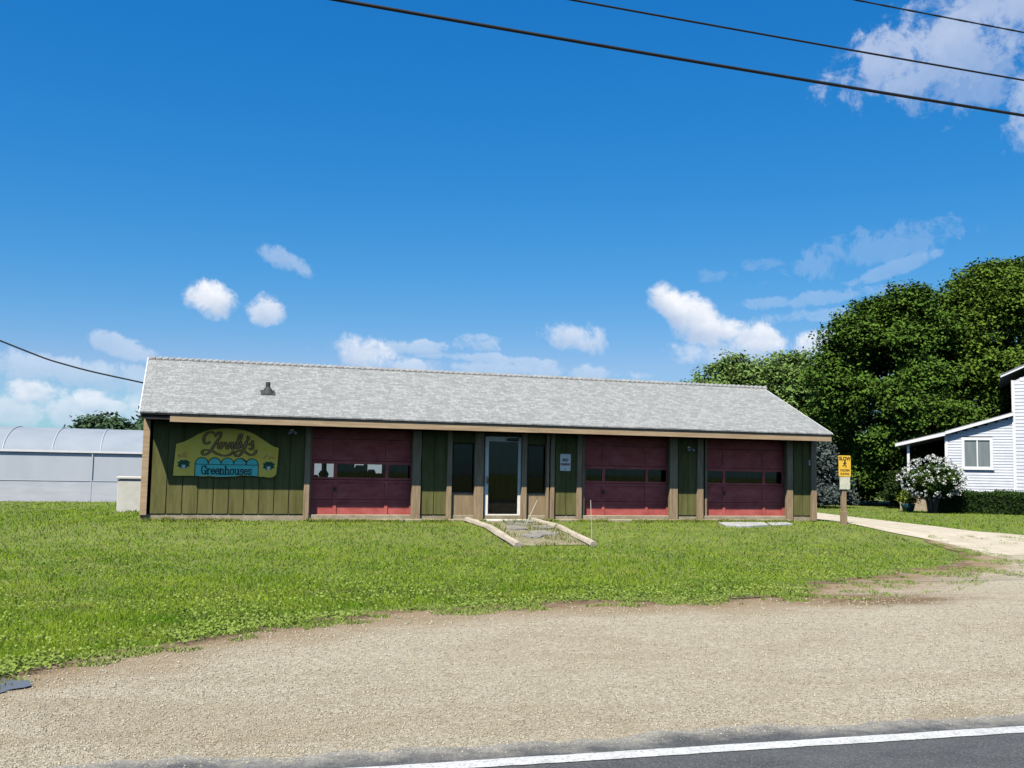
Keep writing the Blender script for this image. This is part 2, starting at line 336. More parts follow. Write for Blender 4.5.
# road, shoulder and white edge line
def asphalt_material():
    m = mat('asphalt', (.042, .044, .045), (.070, .073, .073), scale=3., rough=.9, stretch=(.4, 1, 1), bump=.5, bscale=160)
    nt = m.node_tree; nd = nt.nodes; ln = nt.links; p = nd['Principled BSDF']; src = p.inputs['Base Color'].links[0].from_socket
    t = N(nd, 'ShaderNodeTexCoord'); v = N(nd, 'ShaderNodeTexVoronoi', inp={'Scale': 120.}); ln.new(t.outputs['Object'], v.inputs['Vector'])
    sp = N(nd, 'ShaderNodeSeparateColor'); ln.new(v.outputs['Color'], sp.inputs[0])
    r = N(nd, 'ShaderNodeMapRange', inp={'From Min': .55, 'From Max': 1., 'To Max': .55}); ln.new(sp.outputs[0], r.inputs['Value'])
    x = N(nd, 'ShaderNodeMix', data_type='RGBA'); ln.new(r.outputs[0], x.inputs['Factor']); ln.new(src, x.inputs['A']); x.inputs['B'].default_value = (.16, .158, .148, 1)
    at = N(nd, 'ShaderNodeAttribute', attribute_name='edge'); ne = N(nd, 'ShaderNodeTexNoise', inp={'Scale': 5., 'Detail': 8., 'Roughness': .75}); ln.new(t.outputs['Object'], ne.inputs['Vector'])
    sm = N(nd, 'ShaderNodeMath', operation='MULTIPLY_ADD', inp={1: -1.05}); ln.new(at.outputs['Fac'], sm.inputs[0]); ln.new(ne.outputs['Fac'], sm.inputs[2])
    me_ = N(nd, 'ShaderNodeMapRange', inp={'From Min': .16, 'From Max': .52, 'To Max': .8}); ln.new(sm.outputs[0], me_.inputs['Value'])
    gcol = N(nd, 'ShaderNodeMix', data_type='RGBA', inp={'Factor': .5}); gcol.inputs['A'].default_value = (.15, .145, .125, 1); gcol.inputs['B'].default_value = (.40, .37, .30, 1); ln.new(sp.outputs[1], gcol.inputs['Factor'])
    x2 = N(nd, 'ShaderNodeMix', data_type='RGBA'); ln.new(me_.outputs[0], x2.inputs['Factor']); ln.new(x.outputs['Result'], x2.inputs['A']); ln.new(gcol.outputs['Result'], x2.inputs['B'])
    ln.new(x2.outputs['Result'], p.inputs['Base Color']); return m
m_asphalt = asphalt_material()
rx = np.concatenate([np.arange(-400, -40, 30.), np.arange(-40, 0, 1.), np.arange(0, 24, .05), np.arange(24, 60, 1.), np.arange(60, 401, 30.)])
redge = road_edge(np.clip(rx, -60, 80)) + (.16 * (vnoise(rx * 1.6, rx * 0, 8) - .5) + .10 * (vnoise(rx * 7, rx * 0, 9) - .5) + .05 * (vnoise(rx * 19, rx * 0, 10) - .5)) * (np.abs(rx - 12) < 50)
strip('road', rx, np.full_like(rx, -29.) - .045 * (np.clip(rx, -60, 80) - 7), redge, 40, .008, m_asphalt)
m_line = mat('road_paint', (.38, .38, .365), (.50, .50, .485), scale=9., rough=.8, c3=(.16, .16, .155), s3=45., a3=.9)
lx = np.arange(-60, 80, .1); l0 = -21.2 - .045 * (lx - 6.08)
strip('road_marking', lx, l0 - .15 + .012 * (vnoise(lx * 9, lx * 0, 1) - .5), l0 + .012 * (vnoise(lx * 9, lx * 0, 2) - .5), 3, .013, m_line)

# puddles in the low edge of the gravel
m_water = bpy.data.materials.new('puddle_water'); m_water.use_nodes = True
_p = m_water.node_tree.nodes['Principled BSDF']; _p.inputs['Base Color'].default_value = (.12, .095, .065, 1); _p.inputs['Roughness'].default_value = .12; _p.inputs['Specular IOR Level'].default_value = .5
def blob(name, cx, cy_, rx_, ry_, zoff, material, seed, rot=0., flat=False):
    mb = MB(); n = 48; vs = []; c, s = math.cos(rot), math.sin(rot)
    zc = float(height(cx, cy_)) + zoff
    for ring in (0, .5, 1):
        for k in range(n):
            th = 2 * math.pi * k / n; w = ring * (1 + .45 * (float(vnoise(np.array(2 + 2.2 * math.cos(th)), np.array(2 + 2.2 * math.sin(th)), seed)) - .5) + .25 * (float(vnoise(np.array(9 + 5 * math.cos(th)), np.array(9 + 5 * math.sin(th)), seed)) - .5))
            a, b = rx_ * w * math.cos(th), ry_ * w * math.sin(th); x, y = cx + a * c - b * s, cy_ + a * s + b * c
            vs.append((x, y, zc if flat else float(height(x, y)) + zoff))
    fs = [(r * n + k, r * n + (k + 1) % n, (r + 1) * n + (k + 1) % n, (r + 1) * n + k) for r in (0, 1) for k in range(n)]
    mb.add(vs, fs); return tag(mb.build(name, material), kind='structure')
blob('puddle', 3.50, -18.10, .40, .24, .02, m_water, 6, .5, True)
blob('puddle', 13.1, -13.42, .42, .09, .014, m_water, 11, .1)

# ------------------------------------------------------------------ materials of the building
def shingle_material():
    m = bpy.data.materials.new('asphalt_shingles'); m.use_nodes = True; nt = m.node_tree; nd = nt.nodes; ln = nt.links; p = nd['Principled BSDF']; p.inputs['Roughness'].default_value = .9; p.inputs['Specular IOR Level'].default_value = .15
    t = N(nd, 'ShaderNodeTexCoord'); mp = N(nd, 'ShaderNodeMapping'); mp.inputs['Scale'].default_value = (1, 1.091, 1); ln.new(t.outputs['Object'], mp.inputs[0])
    br = N(nd, 'ShaderNodeTexBrick', offset=.37, offset_frequency=2, squash=.7, squash_frequency=3, inp={'Scale': 1., 'Mortar Size': .008, 'Mortar Smooth': .3, 'Bias': -.1, 'Brick Width': .19, 'Row Height': .125})
    br.inputs['Color1'].default_value = (.21, .215, .21, 1); br.inputs['Color2'].default_value = (.305, .31, .297, 1); br.inputs['Mortar'].default_value = (.16, .165, .165, 1)
    wv = N(nd, 'ShaderNodeTexNoise', inp={'Scale': 2.3, 'Detail': 3.}); ln.new(mp.outputs[0], wv.inputs['Vector'])
    wa = N(nd, 'ShaderNodeVectorMath', operation='MULTIPLY_ADD'); wa.inputs[1].default_value = (.3, .12, 0); ln.new(wv.outputs['Color'], wa.inputs[0]); ln.new(mp.outputs[0], wa.inputs[2])
    ln.new(wa.outputs[0], br.inputs['Vector'])
    n = N(nd, 'ShaderNodeTexNoise', inp={'Scale': 10., 'Detail': 6., 'Roughness': .75}); mp2 = N(nd, 'ShaderNodeMapping'); mp2.inputs['Scale'].default_value = (.55, 1.6, 1); ln.new(t.outputs['Object'], mp2.inputs[0]); ln.new(mp2.outputs[0], n.inputs['Vector'])
    cr = N(nd, 'ShaderNodeValToRGB'); cr.color_ramp.elements[0].position = .33; cr.color_ramp.elements[1].position = .67; cr.color_ramp.elements[0].color = (.80, .81, .80, 1); cr.color_ramp.elements[1].color = (1.12, 1.12, 1.11, 1); ln.new(n.outputs['Fac'], cr.inputs[0])
    mu = N(nd, 'ShaderNodeMix', data_type='RGBA', blend_type='MULTIPLY', inp={'Factor': 1.}); ln.new(br.outputs['Color'], mu.inputs['A']); ln.new(cr.outputs[0], mu.inputs['B']); ln.new(mu.outputs['Result'], p.inputs['Base Color'])
    g = N(nd, 'ShaderNodeTexNoise', inp={'Scale': 120., 'Detail': 3.}); ln.new(t.outputs['Object'], g.inputs['Vector'])
    ad = N(nd, 'ShaderNodeMath', operation='MULTIPLY_ADD', inp={1: .35}); ln.new(g.outputs['Fac'], ad.inputs[0]); ln.new(br.outputs['Fac'], ad.inputs[2])
    b = N(nd, 'ShaderNodeBump', inp={'Strength': .6, 'Distance': .012}, invert=True); ln.new(ad.outputs[0], b.inputs['Height']); ln.new(b.outputs[0], p.inputs['Normal']); return m
m_shingle = shingle_material()
m_cap = mat('ridge_shingle', (.17, .17, .165), (.26, .26, .25), scale=3., rough=.9, bump=.3, bscale=90)
m_green = mat('green_stained_siding', (.082, .082, .026), (.135, .13, .046), scale=4., rough=.9, stretch=(1.2, 1.2, .16), c3=(.17, .155, .075), s3=12., a3=.45, spec=.12, bump=.25, bscale=14)
m_post = mat('weathered_post', (.21, .15, .088), (.34, .25, .15), scale=6., rough=.85, stretch=(2.5, 2.5, .25), c3=(.17, .12, .07), s3=11., a3=.5, bump=.35, bscale=20)
m_fascia = mat('raw_board', (.30, .21, .12), (.43, .315, .19), scale=3., rough=.8, stretch=(.35, 3, 5), c3=(.25, .17, .1), s3=9., a3=.45, bump=.2, bscale=22)
m_ply = mat('plywood', (.22, .155, .085), (.31, .225, .125), scale=3.5, rough=.85, stretch=(2, 2, .3), c3=(.22, .15, .09), s3=9., a3=.45, bump=.2)
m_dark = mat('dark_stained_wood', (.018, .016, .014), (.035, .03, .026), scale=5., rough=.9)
m_red = mat('faded_red_door_paint', (.37, .080, .068), (.49, .13, .11), scale=2.4, rough=.7, stretch=(1, 1, 1.8), c3=(.29, .06, .052), s3=5., a3=.4, spec=.12, bump=.1, bscale=30)
m_black = mat('black_groove', (.012, .012, .012), rough=.9)
m_conc = mat('old_concrete', (.25, .205, .13), (.38, .32, .22), scale=4., rough=.95, c3=(.22, .18, .12), s3=14., a3=.6, bump=.5, bscale=40)
m_slab = mat('grey_concrete_slab', (.27, .27, .255), (.38, .38, .36), scale=4., rough=.95, c3=(.27, .25, .2), s3=11., a3=.6, bump=.4, bscale=40)
m_alu = mat('white_door_paint', (.74, .70, .62), (.84, .80, .71), scale=5., rough=.5, c3=(.5, .47, .4), s3=14., a3=.35)
m_metal = mat('grey_metal', (.25, .25, .25), (.35, .35, .35), scale=8., rough=.45, metal=.7)
m_vent = mat('vent_rubber', (.03, .03, .03), (.06, .06, .06), scale=8., rough=.7)
m_inside = mat('interior_dark', (.035, .03, .028), (.06, .05, .045), scale=2., rough=.9)
m_floor_in = mat('interior_floor', (.12, .055, .05), (.2, .095, .085), scale=2., rough=.8)
m_glass = glass_mat('window_glass', (.72, .76, .76))
m_dirtyglass = glass_mat('tinted_window_glass', (.35, .38, .39), .05)
m_bulb = mat('frosted_bulb', (.28, .28, .28), (.34, .34, .34), rough=.3)
m_white = mat('white_plastic', (.50, .49, .43), (.58, .57, .51), scale=5., rough=.5, c3=(.5, .48, .42), s3=10., a3=.3)

# ------------------------------------------------------------------ the long green building
B = empty('roadside_shop', (13.8, 3.0, 0), 'long low green wooden shop with grey shingle roof and three red garage doors', 'building')
PY, POSTY, DY = -.20, -.275, 0.0
def cv(x, y=PY): return 4.9429 + (x - 4.9429) * (26.9628 + y) / 26.9628      # a width read on the door plane moved to plane y
XL, XR, YB = 3.98, 23.62, 5.86
# foundation and floor
MB().box(XL + .03, XR - .03, PY + .02, YB - .02, -.5, .12).build('foundation', m_conc, B, bevel=.01)
MB().box(XL + .14, XR - .14, .22, YB - .12, .121, .15).build('floor', m_floor_in, B)
fnd = MB().box(cv(8.18, -.08), cv(22.7, -.08), -.40, PY + .019, -.45, .02).build('apron', m_conc, B, bevel=.015)
def siding(name, x0, x1, z0, z1, pitch, y=PY, mat_=None, parent=B):
    """grooved plywood siding: boards with real grooves between them"""
    mb = MB(); n = max(1, round((x1 - x0) / pitch)); w = (x1 - x0) / n; g = .011
    for i in range(n):
        a = x0 + i * w + (g if i else 0); b = x0 + (i + 1) * w - (g if i < n - 1 else 0)
        mb.box(a, b, y, y + .025, z0, z1)
    mb.box(x0, x1, y + .0265, y + .05, z0, z1)
    return mb.build(name, mat_ or m_green, parent)
def zt(y=PY): return 2.66 + .4366 * (y + 1.049) - .13
ZT = zt(PY) - .03
siding('wall_panel', cv(4.20), cv(8.01), .14, ZT, .37)
siding('wall_panel', cv(11.19), cv(11.90), .14, ZT, .355)
siding('wall_panel', cv(15.11), cv(15.77), .14, ZT, .33)
siding('wall_panel', cv(19.04), cv(19.67), .14, ZT, .32)
siding('wall_panel', cv(23.03), cv(23.66), .14, ZT, .32)
def post(x0, x1, z0=-.02, y=POSTY, y1=None, top=None):
    MB().box(cv(x0, y), cv(x1, y), y, y1 if y1 else PY + .06, z0, top or ZT).build('post', m_post, B, bevel=.006)
MB().box(3.975, 4.135, POSTY - .02, PY + .1, .10, 2.50).build('corner_board', m_fascia, B, bevel=.006)
for a, b in ((8.02, 8.16), (10.93, 11.17), (11.91, 12.05), (12.71, 12.97), (14.10, 14.25), (14.84, 14.92), (14.965, 15.09), (15.785, 15.935), (18.76, 19.02), (19.68, 19.88), (22.80, 23.01), (23.68, 23.87)):
    post(a, b)
# door jambs returning to the recessed garage doors
DOORS = [8.1836, 15.9561, 19.9246]; DW = 2.7688
for d in DOORS:
    MB().box(d - .07, d - .004, PY + .061, .12, -.02, 2.75).build('door_jamb', m_post, B)
    MB().box(d + DW + .004, d + DW + .07, PY + .061, .12, -.02, 2.75).build('door_jamb', m_post, B)
    MB().box(d - .003, d + DW + .003, .0, .06, 2.135, 2.92).build('door_header', m_red, B)
# ends, back wall with windows
GZ = lambda y: 2.66 + .4366 * ((y if y < 2.8255 else 2 * 2.8255 - y) + 1.049) - .12
for x0, x1 in ((XL, XL + .1), (XR - .1, XR)):
    MB().prism_x([(PY + .1, .0), (YB, .0), (YB, GZ(YB)), (2.8255, GZ(2.8255)), (PY + .1, GZ(PY + .1))], x0, x1).build('end_wall', m_green, B)
BW = [(8.75, 9.25, .98, 1.66), (9.32, 9.72, .98, 1.66), (10.25, 10.62, 1.2, 1.62), (10.68, 11.22, 1.0, 1.62)]
xs_ = XL + .1
for a, b, z0, z1 in BW:
    MB().box(xs_, a, YB - .1, YB, .0, GZ(YB)).build('back_wall', m_green, B)
    MB().box(a, b, YB - .1, YB, .0, z0).build('back_wall', m_green, B); MB().box(a, b, YB - .1, YB, z1, GZ(YB)).build('back_wall', m_green, B)
    fr = MB().box(a, a + .03, YB - .08, YB - .03, z0, z1).box(b - .03, b, YB - .08, YB - .03, z0, z1).box(a + .03, b - .03, YB - .08, YB - .03, z0, z0 + .03).box(a + .03, b - .03, YB - .08, YB - .03, z1 - .03, z1).build('back_window', m_dark, B)
    xs_ = b
MB().box(xs_, XR - .1, YB - .1, YB, .0, GZ(YB)).build('back_wall', m_green, B)
MB().box(XL + .1, XR - .1, .25, YB - .12, 2.75, 2.8).build('ceiling', m_inside, B)
MB().box(11.6, 11.7, .25, YB - .12, .15, 2.749).build('partition', m_inside, B)
# upper front wall behind the headers so that no light leaks in over the windows
mbh = MB()
for a, b in ((cv(12.04), cv(12.97)), (cv(14.1), cv(15.1))): mbh.box(a, b, PY + .004, PY + .055, 2.12, ZT)
mbh.box(cv(12.97), cv(14.1), PY - .01, PY + .055, 2.325, ZT); mbh.build('wall_header', m_green, B)
MB().box(XL + .1, XR - .1, PY + .062, PY + .09, 2.60, ZT).build('wall_plate', m_dark, B)
# roof
EY, EZ, RY, RZ, RXL, RXR = -1.049, 2.66, 2.8255, 4.352, 3.90, 23.70
BYE = 2 * RY - EY
nrm = Vector((0, -.4366, 1)).normalized()
def slope_slab(y0, z0, y1, z1, th):
    return [(y0, z0), (y1, z1), (y1, z1 - th), (y0, z0 - th)]
roof = MB(); roof.prism_x([(EY, EZ), (RY, RZ), (BYE, EZ), (BYE, EZ - .035), (RY, RZ - .035), (EY, EZ - .035)], RXL, RXR)
roof = roof.build('roof', m_shingle, B)
deck = MB(); deck.prism_x([(EY + .05, EZ - .015 - .023), (RY, RZ - .037), (BYE - .05, EZ - .038), (BYE - .05, EZ - .10), (RY, RZ - .11), (EY + .05, EZ - .10)], RXL + .05, RXR - .05)
deck = deck.build('roof_deck', m_dark, B)
capm = MB(); x = RXL
while x < RXR - .05:
    L = .185; t0, t1 = .012, .062
    for sgn in (-1, 1):
        def P(xx, dy, dz): return (xx, RY + sgn * dy, RZ - .4366 * dy + dz)
        capm.add([P(x, 0, t0), P(x + L, 0, t1), P(x + L, .15, t1), P(x, .15, t0), P(x, 0, .0), P(x + L, 0, .0), P(x + L, .15, .0), P(x, .15, .0)],
                 [(0, 1, 2, 3), (4, 7, 6, 5), (0, 4, 5, 1), (1, 5, 6, 2), (2, 6, 7, 3), (3, 7, 4, 0)])
    x += .17
capm.build('ridge_cap', m_cap, B)
# drip edge rake trim at both ends
m_drip = mat('white_drip_edge', (.62, .62, .6), (.7, .7, .68), rough=.5)
for x0, x1 in ((RXR + .001, RXR + .02), (RXL - .02, RXL - .001)):
    MB().prism_x([(EY - .005, EZ + .004), (RY, RZ + .004), (BYE, EZ + .004), (BYE, EZ - .03), (RY, RZ - .04), (EY - .005, EZ - .03)], x0, x1).build('drip_edge', m_drip, B)
# eave boards: dark sub fascia for the whole length, raw board in front from 4.62 on
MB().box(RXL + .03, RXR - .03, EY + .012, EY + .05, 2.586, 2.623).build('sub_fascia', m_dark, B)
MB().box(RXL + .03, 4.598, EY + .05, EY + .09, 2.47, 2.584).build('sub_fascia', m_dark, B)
MB().box(4.60, 14.2, EY + .03, EY + .07, 2.415, 2.584).build('fascia_board', m_fascia, B, bevel=.004)
MB().box(14.204, RXR - .01, EY + .03, EY + .07, 2.42, 2.584).build('fascia_board', m_fascia, B, bevel=.004)
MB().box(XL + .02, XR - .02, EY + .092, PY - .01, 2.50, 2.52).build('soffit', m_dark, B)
# roof vent
vp = MB(); vp.tube([(7.03, .52, 3.30), (7.03, .52, 3.62)], .062, 14); vp = vp.build('vent_pipe', m_vent, B, smooth=False)
fl = MB(); fl.tube([(7.03, .50, 3.28), (7.03, .51, 3.42), (7.03, .52, 3.47)], [.17, .11, .075], 14)
fo = fl.build('flashing', m_vent, vp)
MB().obox(Vector((7.03, .45, 3.319)), Vector((1, 0, 0)), Vector((0, .9165, .4)), nrm, -.19, .19, -.17, .2, .0, .012).build('flashing', m_vent, vp)
# two small lamps under the eave
for lx_, lz_ in ((7.63, 2.30), (19.25, 2.12)):
    lb = MB(); lb.tube([(lx_, PY - .002, lz_), (lx_, PY - .05, lz_)], .05, 12); lb = lb.build('eave_lamp', m_metal, B)
    for sx_ in (-.07, .07):
        MB().tube([(lx_, PY - .05, lz_), (lx_ + sx_ * .6, PY - .10, lz_ - .02), (lx_ + sx_, PY - .16, lz_ - .05), (lx_ + sx_ * 1.1, PY - .20, lz_ - .07)], [.015, .018, .04, .045], 10).build('bulb', m_bulb, lb, smooth=True)
MB().box(23.43, 23.48, PY - .03, PY - .002, 1.68, 1.86).build('thermometer', m_white, B, bevel=.005)

# garage doors
def garage_door(x0, mull=False):
    c1, c2 = x0 + .235 * DW, x0 + .735 * DW; cols = [(x0 + .09, c1 - .045), (c1 + .045, c2 - .045), (c2 + .045, x0 + DW - .09)]
    fr = MB(); y0, y1 = DY - .0, DY + .055
    zs = [.0, .515, 1.045, 1.555, 2.13]
    prev = x0
    for (a, b) in cols + [(x0 + DW, None)]:
        for z0, z1 in zip(zs[:-1], zs[1:]): fr.box(prev, a, y0, y1, z0 + .007, z1 - .007)
        prev = b
    rails = [(.007, .06), (.445, .508), (.522, .58), (.975, 1.038), (1.052, 1.108), (1.465, 1.548), (1.562, 1.63), (2.05, 2.123)]
    for a, b in cols:
        for z0, z1 in rails: fr.box(a, b, y0 + .002, y1, z0, z1)
    door = fr.build('garage_door', m_red, B)
    for a, b in cols:
        for z0, z1 in ((.06, .445), (.58, .975), (1.63, 2.05)):
            MB().box(a, b, y0 + .026, y0 + .036, z0, z1).build('door_panel', m_red, door)
        MB().box(a, b, y0 + .02, y0 + .026, 1.108, 1.465).build('window_pane', m_glass, door)
    MB().box(x0 + .01, x0 + DW - .01, y1 + .001, y1 + .006, .01, 1.06).box(x0 + .01, x0 + DW - .01, y1 + .001, y1 + .006, 1.53, 2.12).build('door_backing', m_black, door)
    if mull: 
        a, b = cols[0]; mm = a + .56 * (b - a); MB().box(mm - .035, mm + .035, y0 + .004, y0 + .019, 1.108, 1.465).build('mullion', m_dark, door)
    hm = MB(); hx = x0 + .47 * DW; hm.box(hx - .07, hx + .07, y0 - .04, y0 - .022, .075, .10); hm.box(hx - .07, hx - .05, y0 - .022, y0 - .001, .075, .10); hm.box(hx + .05, hx + .07, y0 - .022, y0 - .001, .075, .10)
    hm.build('lift_handle', m_vent, door)
    lk = MB(); lk.tube([(c1, y0 - .001, .80), (c1, y0 - .035, .80)], .035, 10); lk.box(c1 - .012, c1 + .012, y0 - .05, y0 - .036, .72, .88); lk.build('lock_handle', m_vent, door)
    return door
for i, d in enumerate(DOORS): garage_door(d, i == 0)
# weather strip board at the foot of the first door
# entry door
ex0, ex1 = cv(13.0, -.16), cv(14.085, -.16); ey = -.16
fr = MB(); fr.box(ex0, ex0 + .105, ey, ey + .06, .02, 2.31); fr.box(ex1 - .105, ex1, ey, ey + .06, .02, 2.31)
fr.box(ex0 + .105, ex1 - .105, ey, ey + .06, 2.17, 2.31); fr.box(ex0 + .105, ex1 - .105, ey, ey + .06, .02, .15)
ed = fr.build('entry_door', m_alu, B, bevel=.004); ed['label'] = 'white framed glass entry door'
MB().box(ex0 + .105, ex1 - .105, ey + .025, ey + .031, .15, 2.17).build('glass_pane', m_glass, ed)
MB().box(ex0 + .028, ex0 + .088, ey - .012, ey - .002, .95, 1.22).build('lock_plate', m_metal, ed)
MB().tube([(ex0 + .07, ey - .013, 1.17), (ex0 + .07, ey - .06, 1.15), (ex0 + .07, ey - .06, 1.02), (ex0 + .07, ey - .013, 1.0)], .012, 8).build('door_handle', m_vent, ed)
cl = MB(); cl.box(ex0 + .62, ex0 + .95, ey - .06, ey - .002, 2.19, 2.25); cl.tube([(ex0 + .64, ey - .04, 2.26), (ex0 + .85, ey - .12, 2.27), (ex1 - .1, ey - .03, 2.27)], .012, 6); cl.build('door_closer', m_vent, ed)
MB().box(ex0 - .04, ex1 + .04, -.45, ey + .1, -.06, .018).build('door_sill', m_alu, B, bevel=.006)
# side windows
for a, b in ((12.05, 12.71), (14.25, 14.84)):
    a, b = cv(a, -.15), cv(b, -.15); y = -.15
    MB().box(a, b, y - .005, y + .02, -.02, .735).build('window_apron', m_ply, B)
    w = MB(); w.box(a, a + .035, y, y + .05, .735, 2.12); w.box(b - .035, b, y, y + .05, .735, 2.12); w.box(a + .035, b - .035, y, y + .05, 2.07, 2.12); w.box(a + .035, b - .035, y, y + .05, .735, .775); w.box(a + .035, b - .035, y + .01, y + .04, 1.21, 1.24)
    w = w.build('side_window', m_dark, B)
    MB().box(a + .035, b - .035, y + .018, y + .024, .775, 2.07).build('pane', m_dirtyglass, w)
# benches with leftover pots seen against the back windows
bench = empty('potting_bench', (9.9, 5.1, .15), 'dark potting bench behind the leftmost garage door windows', 'bench')
MB().box(8.3, 11.4, 4.8, 5.4, .95, 1.0).build('bench_top', m_inside, bench)
for x, y in ((8.4, 4.85), (8.4, 5.35), (11.3, 4.85), (11.3, 5.35)): MB().box(x - .04, x + .04, y - .04, y + .04, .15, .949).build('leg', m_inside, bench)
for i, (px, hh, rr_) in enumerate(((8.92, .12, .14), (9.20, .26, .17), (9.66, .16, .15), (10.35, .45, .22), (10.72, .32, .16), (11.0, .20, .18))):
    mbp = MB(); mbp.tube([(px, 5.1, 1.001), (px, 5.1, 1.001 + hh * .6), (px, 5.1, 1.0 + hh)], [rr_ * .7, rr_, rr_ * .6], 9)
    tag(mbp.build('plant_pot', m_inside, loc=(px, 5.1, 1.001)), 'dark nursery pot silhouetted behind the leftmost garage door windows', 'pot', 'pots left on the potting bench')

# ------------------------------------------------------------------ painted shop sign
SY = -.262
S = empty('shop_sign', (6.0, SY, 1.09), 'yellow arched shop sign with teal arcade and script lettering on the green wall', 'sign')
def sp(px, py): return (4.72 + (px - 103) * .003133, 1.09 + (447 - py) * .0032)
m_yellow = mat('sign_yellow', (.80, .52, .05), (.90, .64, .10), scale=2.2, rough=.6, c3=(.6, .54, .25), s3=9., a3=.3)
m_teal = mat('sign_teal', (.10, .55, .46), (.15, .64, .54), scale=4., rough=.6)
m_ink = mat('sign_black_green', (.008, .015, .016), (.016, .025, .026), rough=.6)
m_gold = mat('sign_gold', (.33, .19, .05), (.42, .25, .08), scale=6., rough=.5)
m_brown = mat('sign_dark_brown', (.028, .015, .009), (.045, .024, .014), rough=.6)
m_leaf_paint = mat('sign_leaf_green', (.008, .05, .03), (.015, .08, .045), scale=12., rough=.6)
m_petal = mat('sign_petal_orange', (.66, .28, .05), (.7, .36, .10), scale=12., rough=.6)
m_potw = mat('sign_pot_white', (.5, .55, .45), (.62, .66, .55), rough=.6)
outl = [(103, 447), (118, 197)] + [(175, 178), (230, 150), (285, 115), (340, 90), (385, 76), (430, 69), (480, 65), (530, 64), (585, 67), (640, 74), (690, 88), (735, 107), (790, 140), (850, 180), (890, 200), (928, 213), (922, 330), (915, 425), (900, 440), (885, 448), (850, 452), (815, 446), (770, 446), (745, 436), (700, 440), (640, 436), (590, 446), (520, 450), (440, 452), (380, 446), (350, 450), (260, 446)]
MB().prism_y([sp(*p) for p in outl], SY, SY + .03).build('board', m_yellow, S)
def flat(mb, pts, y):
    vs = [(x, y, z) for x, z in (sp(*p) for p in pts)]; mb.add(vs, [tuple(range(len(vs)))]); return mb
def stroke(mb, pts, w, y, smooth=True, taper=False):
    P = catmull(pts, 7) if smooth and len(pts) > 2 else np.array(pts, float)
    n = len(P); T = np.gradient(P, axis=0); T /= np.linalg.norm(T, axis=1)[:, None] + 1e-9; Nn = np.stack([-T[:, 1], T[:, 0]], 1)
    ww = np.full(n, w / 2.)
    if taper: ww = w / 2. * (.45 + .55 * np.abs(T[:, 1]) ** .7)           # broad on the down strokes, like a brush
    for i in range(n):
        pass
    vs = []
    for i in range(n):
        for s in (-1, 1):
            x, z = sp(*(P[i] + s * ww[i] * Nn[i])); vs.append((x, y - i * 2e-6, z))
    mb.add(vs, [(2 * i, 2 * i + 1, 2 * i + 3, 2 * i + 2) for i in range(n - 1)])
    for i in (0, n - 1):                                                   # round ends
        c = P[i]; k = 8; vs = []
        for a in range(k): x, z = sp(c[0] + ww[i] * math.cos(a * 2 * math.pi / k), c[1] + ww[i] * math.sin(a * 2 * math.pi / k)); vs.append((x, y + 1e-5 + i * 1e-7, z))
        mb.add(vs, [tuple(range(k))])
# teal arcade
arc = [(272, 447), (272, 350)]
for cx_, r_ in ((322, 50), (422, 50), (522, 50), (622, 50), (718, 48)):
    for a in np.linspace(180, 0, 11): arc.append((cx_ + r_ * math.cos(R(a)), 348 - r_ * .96 * math.sin(R(a))))
arc += [(768, 350), (768, 443), (700, 438), (640, 433), (590, 444), (520, 447), (440, 449), (380, 443)]
flat(MB(), arc, SY - .003).build('arcade', m_teal, S)
lines = MB()
for cx_, r_ in ((322, 50), (422, 50), (522, 50), (622, 50), (718, 48)):
    stroke(lines, [(cx_ + r_ * math.cos(R(a)), 348 - r_ * .96 * math.sin(R(a))) for a in np.linspace(180, 0, 11)], 7, SY - .006, False)
stroke(lines, [(272, 352), (520, 354), (768, 352)], 5, SY - .0075, False)
stroke(lines, [(271, 445), (271, 350)], 6, SY - .009, False); stroke(lines, [(769, 441), (769, 350)], 6, SY - .009, False)
lines.build('arcade_outline', m_ink, S)
# "Greenhouses", a small serif alphabet drawn with strokes
GL = {'G': (42, [[(34, 14), (30, 4), (20, 0), (9, 4), (4, 16), (3, 32), (6, 46), (13, 54), (22, 56), (31, 51), (34, 44)], [(34, 56), (34, 34)], [(24, 34), (40, 34)], [(34, 0), (34, 15)]]),
      'r': (30, [[(8, 20), (8, 56)], [(2, 20), (8, 20)], [(2, 56), (16, 56)], [(8, 30), (14, 22), (21, 20), (25, 25)]]),
      'e': (33, [[(6, 36), (28, 36), (27, 27), (22, 21), (15, 20), (8, 25), (4, 36), (6, 47), (12, 54), (19, 56), (26, 52), (29, 47)]]),
      'n': (40, [[(8, 20), (8, 56)], [(2, 20), (8, 20)], [(2, 56), (15, 56)], [(8, 30), (15, 22), (23, 20), (29, 25), (30, 34), (30, 56)], [(24, 56), (37, 56)]]),
      'h': (40, [[(8, 0), (8, 56)], [(2, 0), (8, 0)], [(2, 56), (15, 56)], [(8, 30), (15, 22), (23, 20), (29, 25), (30, 34), (30, 56)], [(24, 56), (37, 56)]]),
      'o': (36, [[(17, 20), (8, 24), (4, 38), (8, 52), (17, 56), (27, 52), (31, 38), (27, 24), (17, 20)]]),
      'u': (40, [[(8, 20), (8, 44), (11, 54), (18, 56), (25, 52), (30, 44)], [(2, 20), (8, 20)], [(30, 20), (30, 56)], [(24, 20), (30, 20)], [(30, 56), (37, 56)]]),
      's': (31, [[(26, 30), (25, 22), (16, 20), (7, 23), (7, 32), (16, 37), (25, 42), (26, 51), (17, 56), (8, 55), (5, 46)]])}
gt = MB(); xx = 320; yy = SY - .012
tot = sum(GL[c][0] for c in 'Greenhouses'); sc = 397 / tot
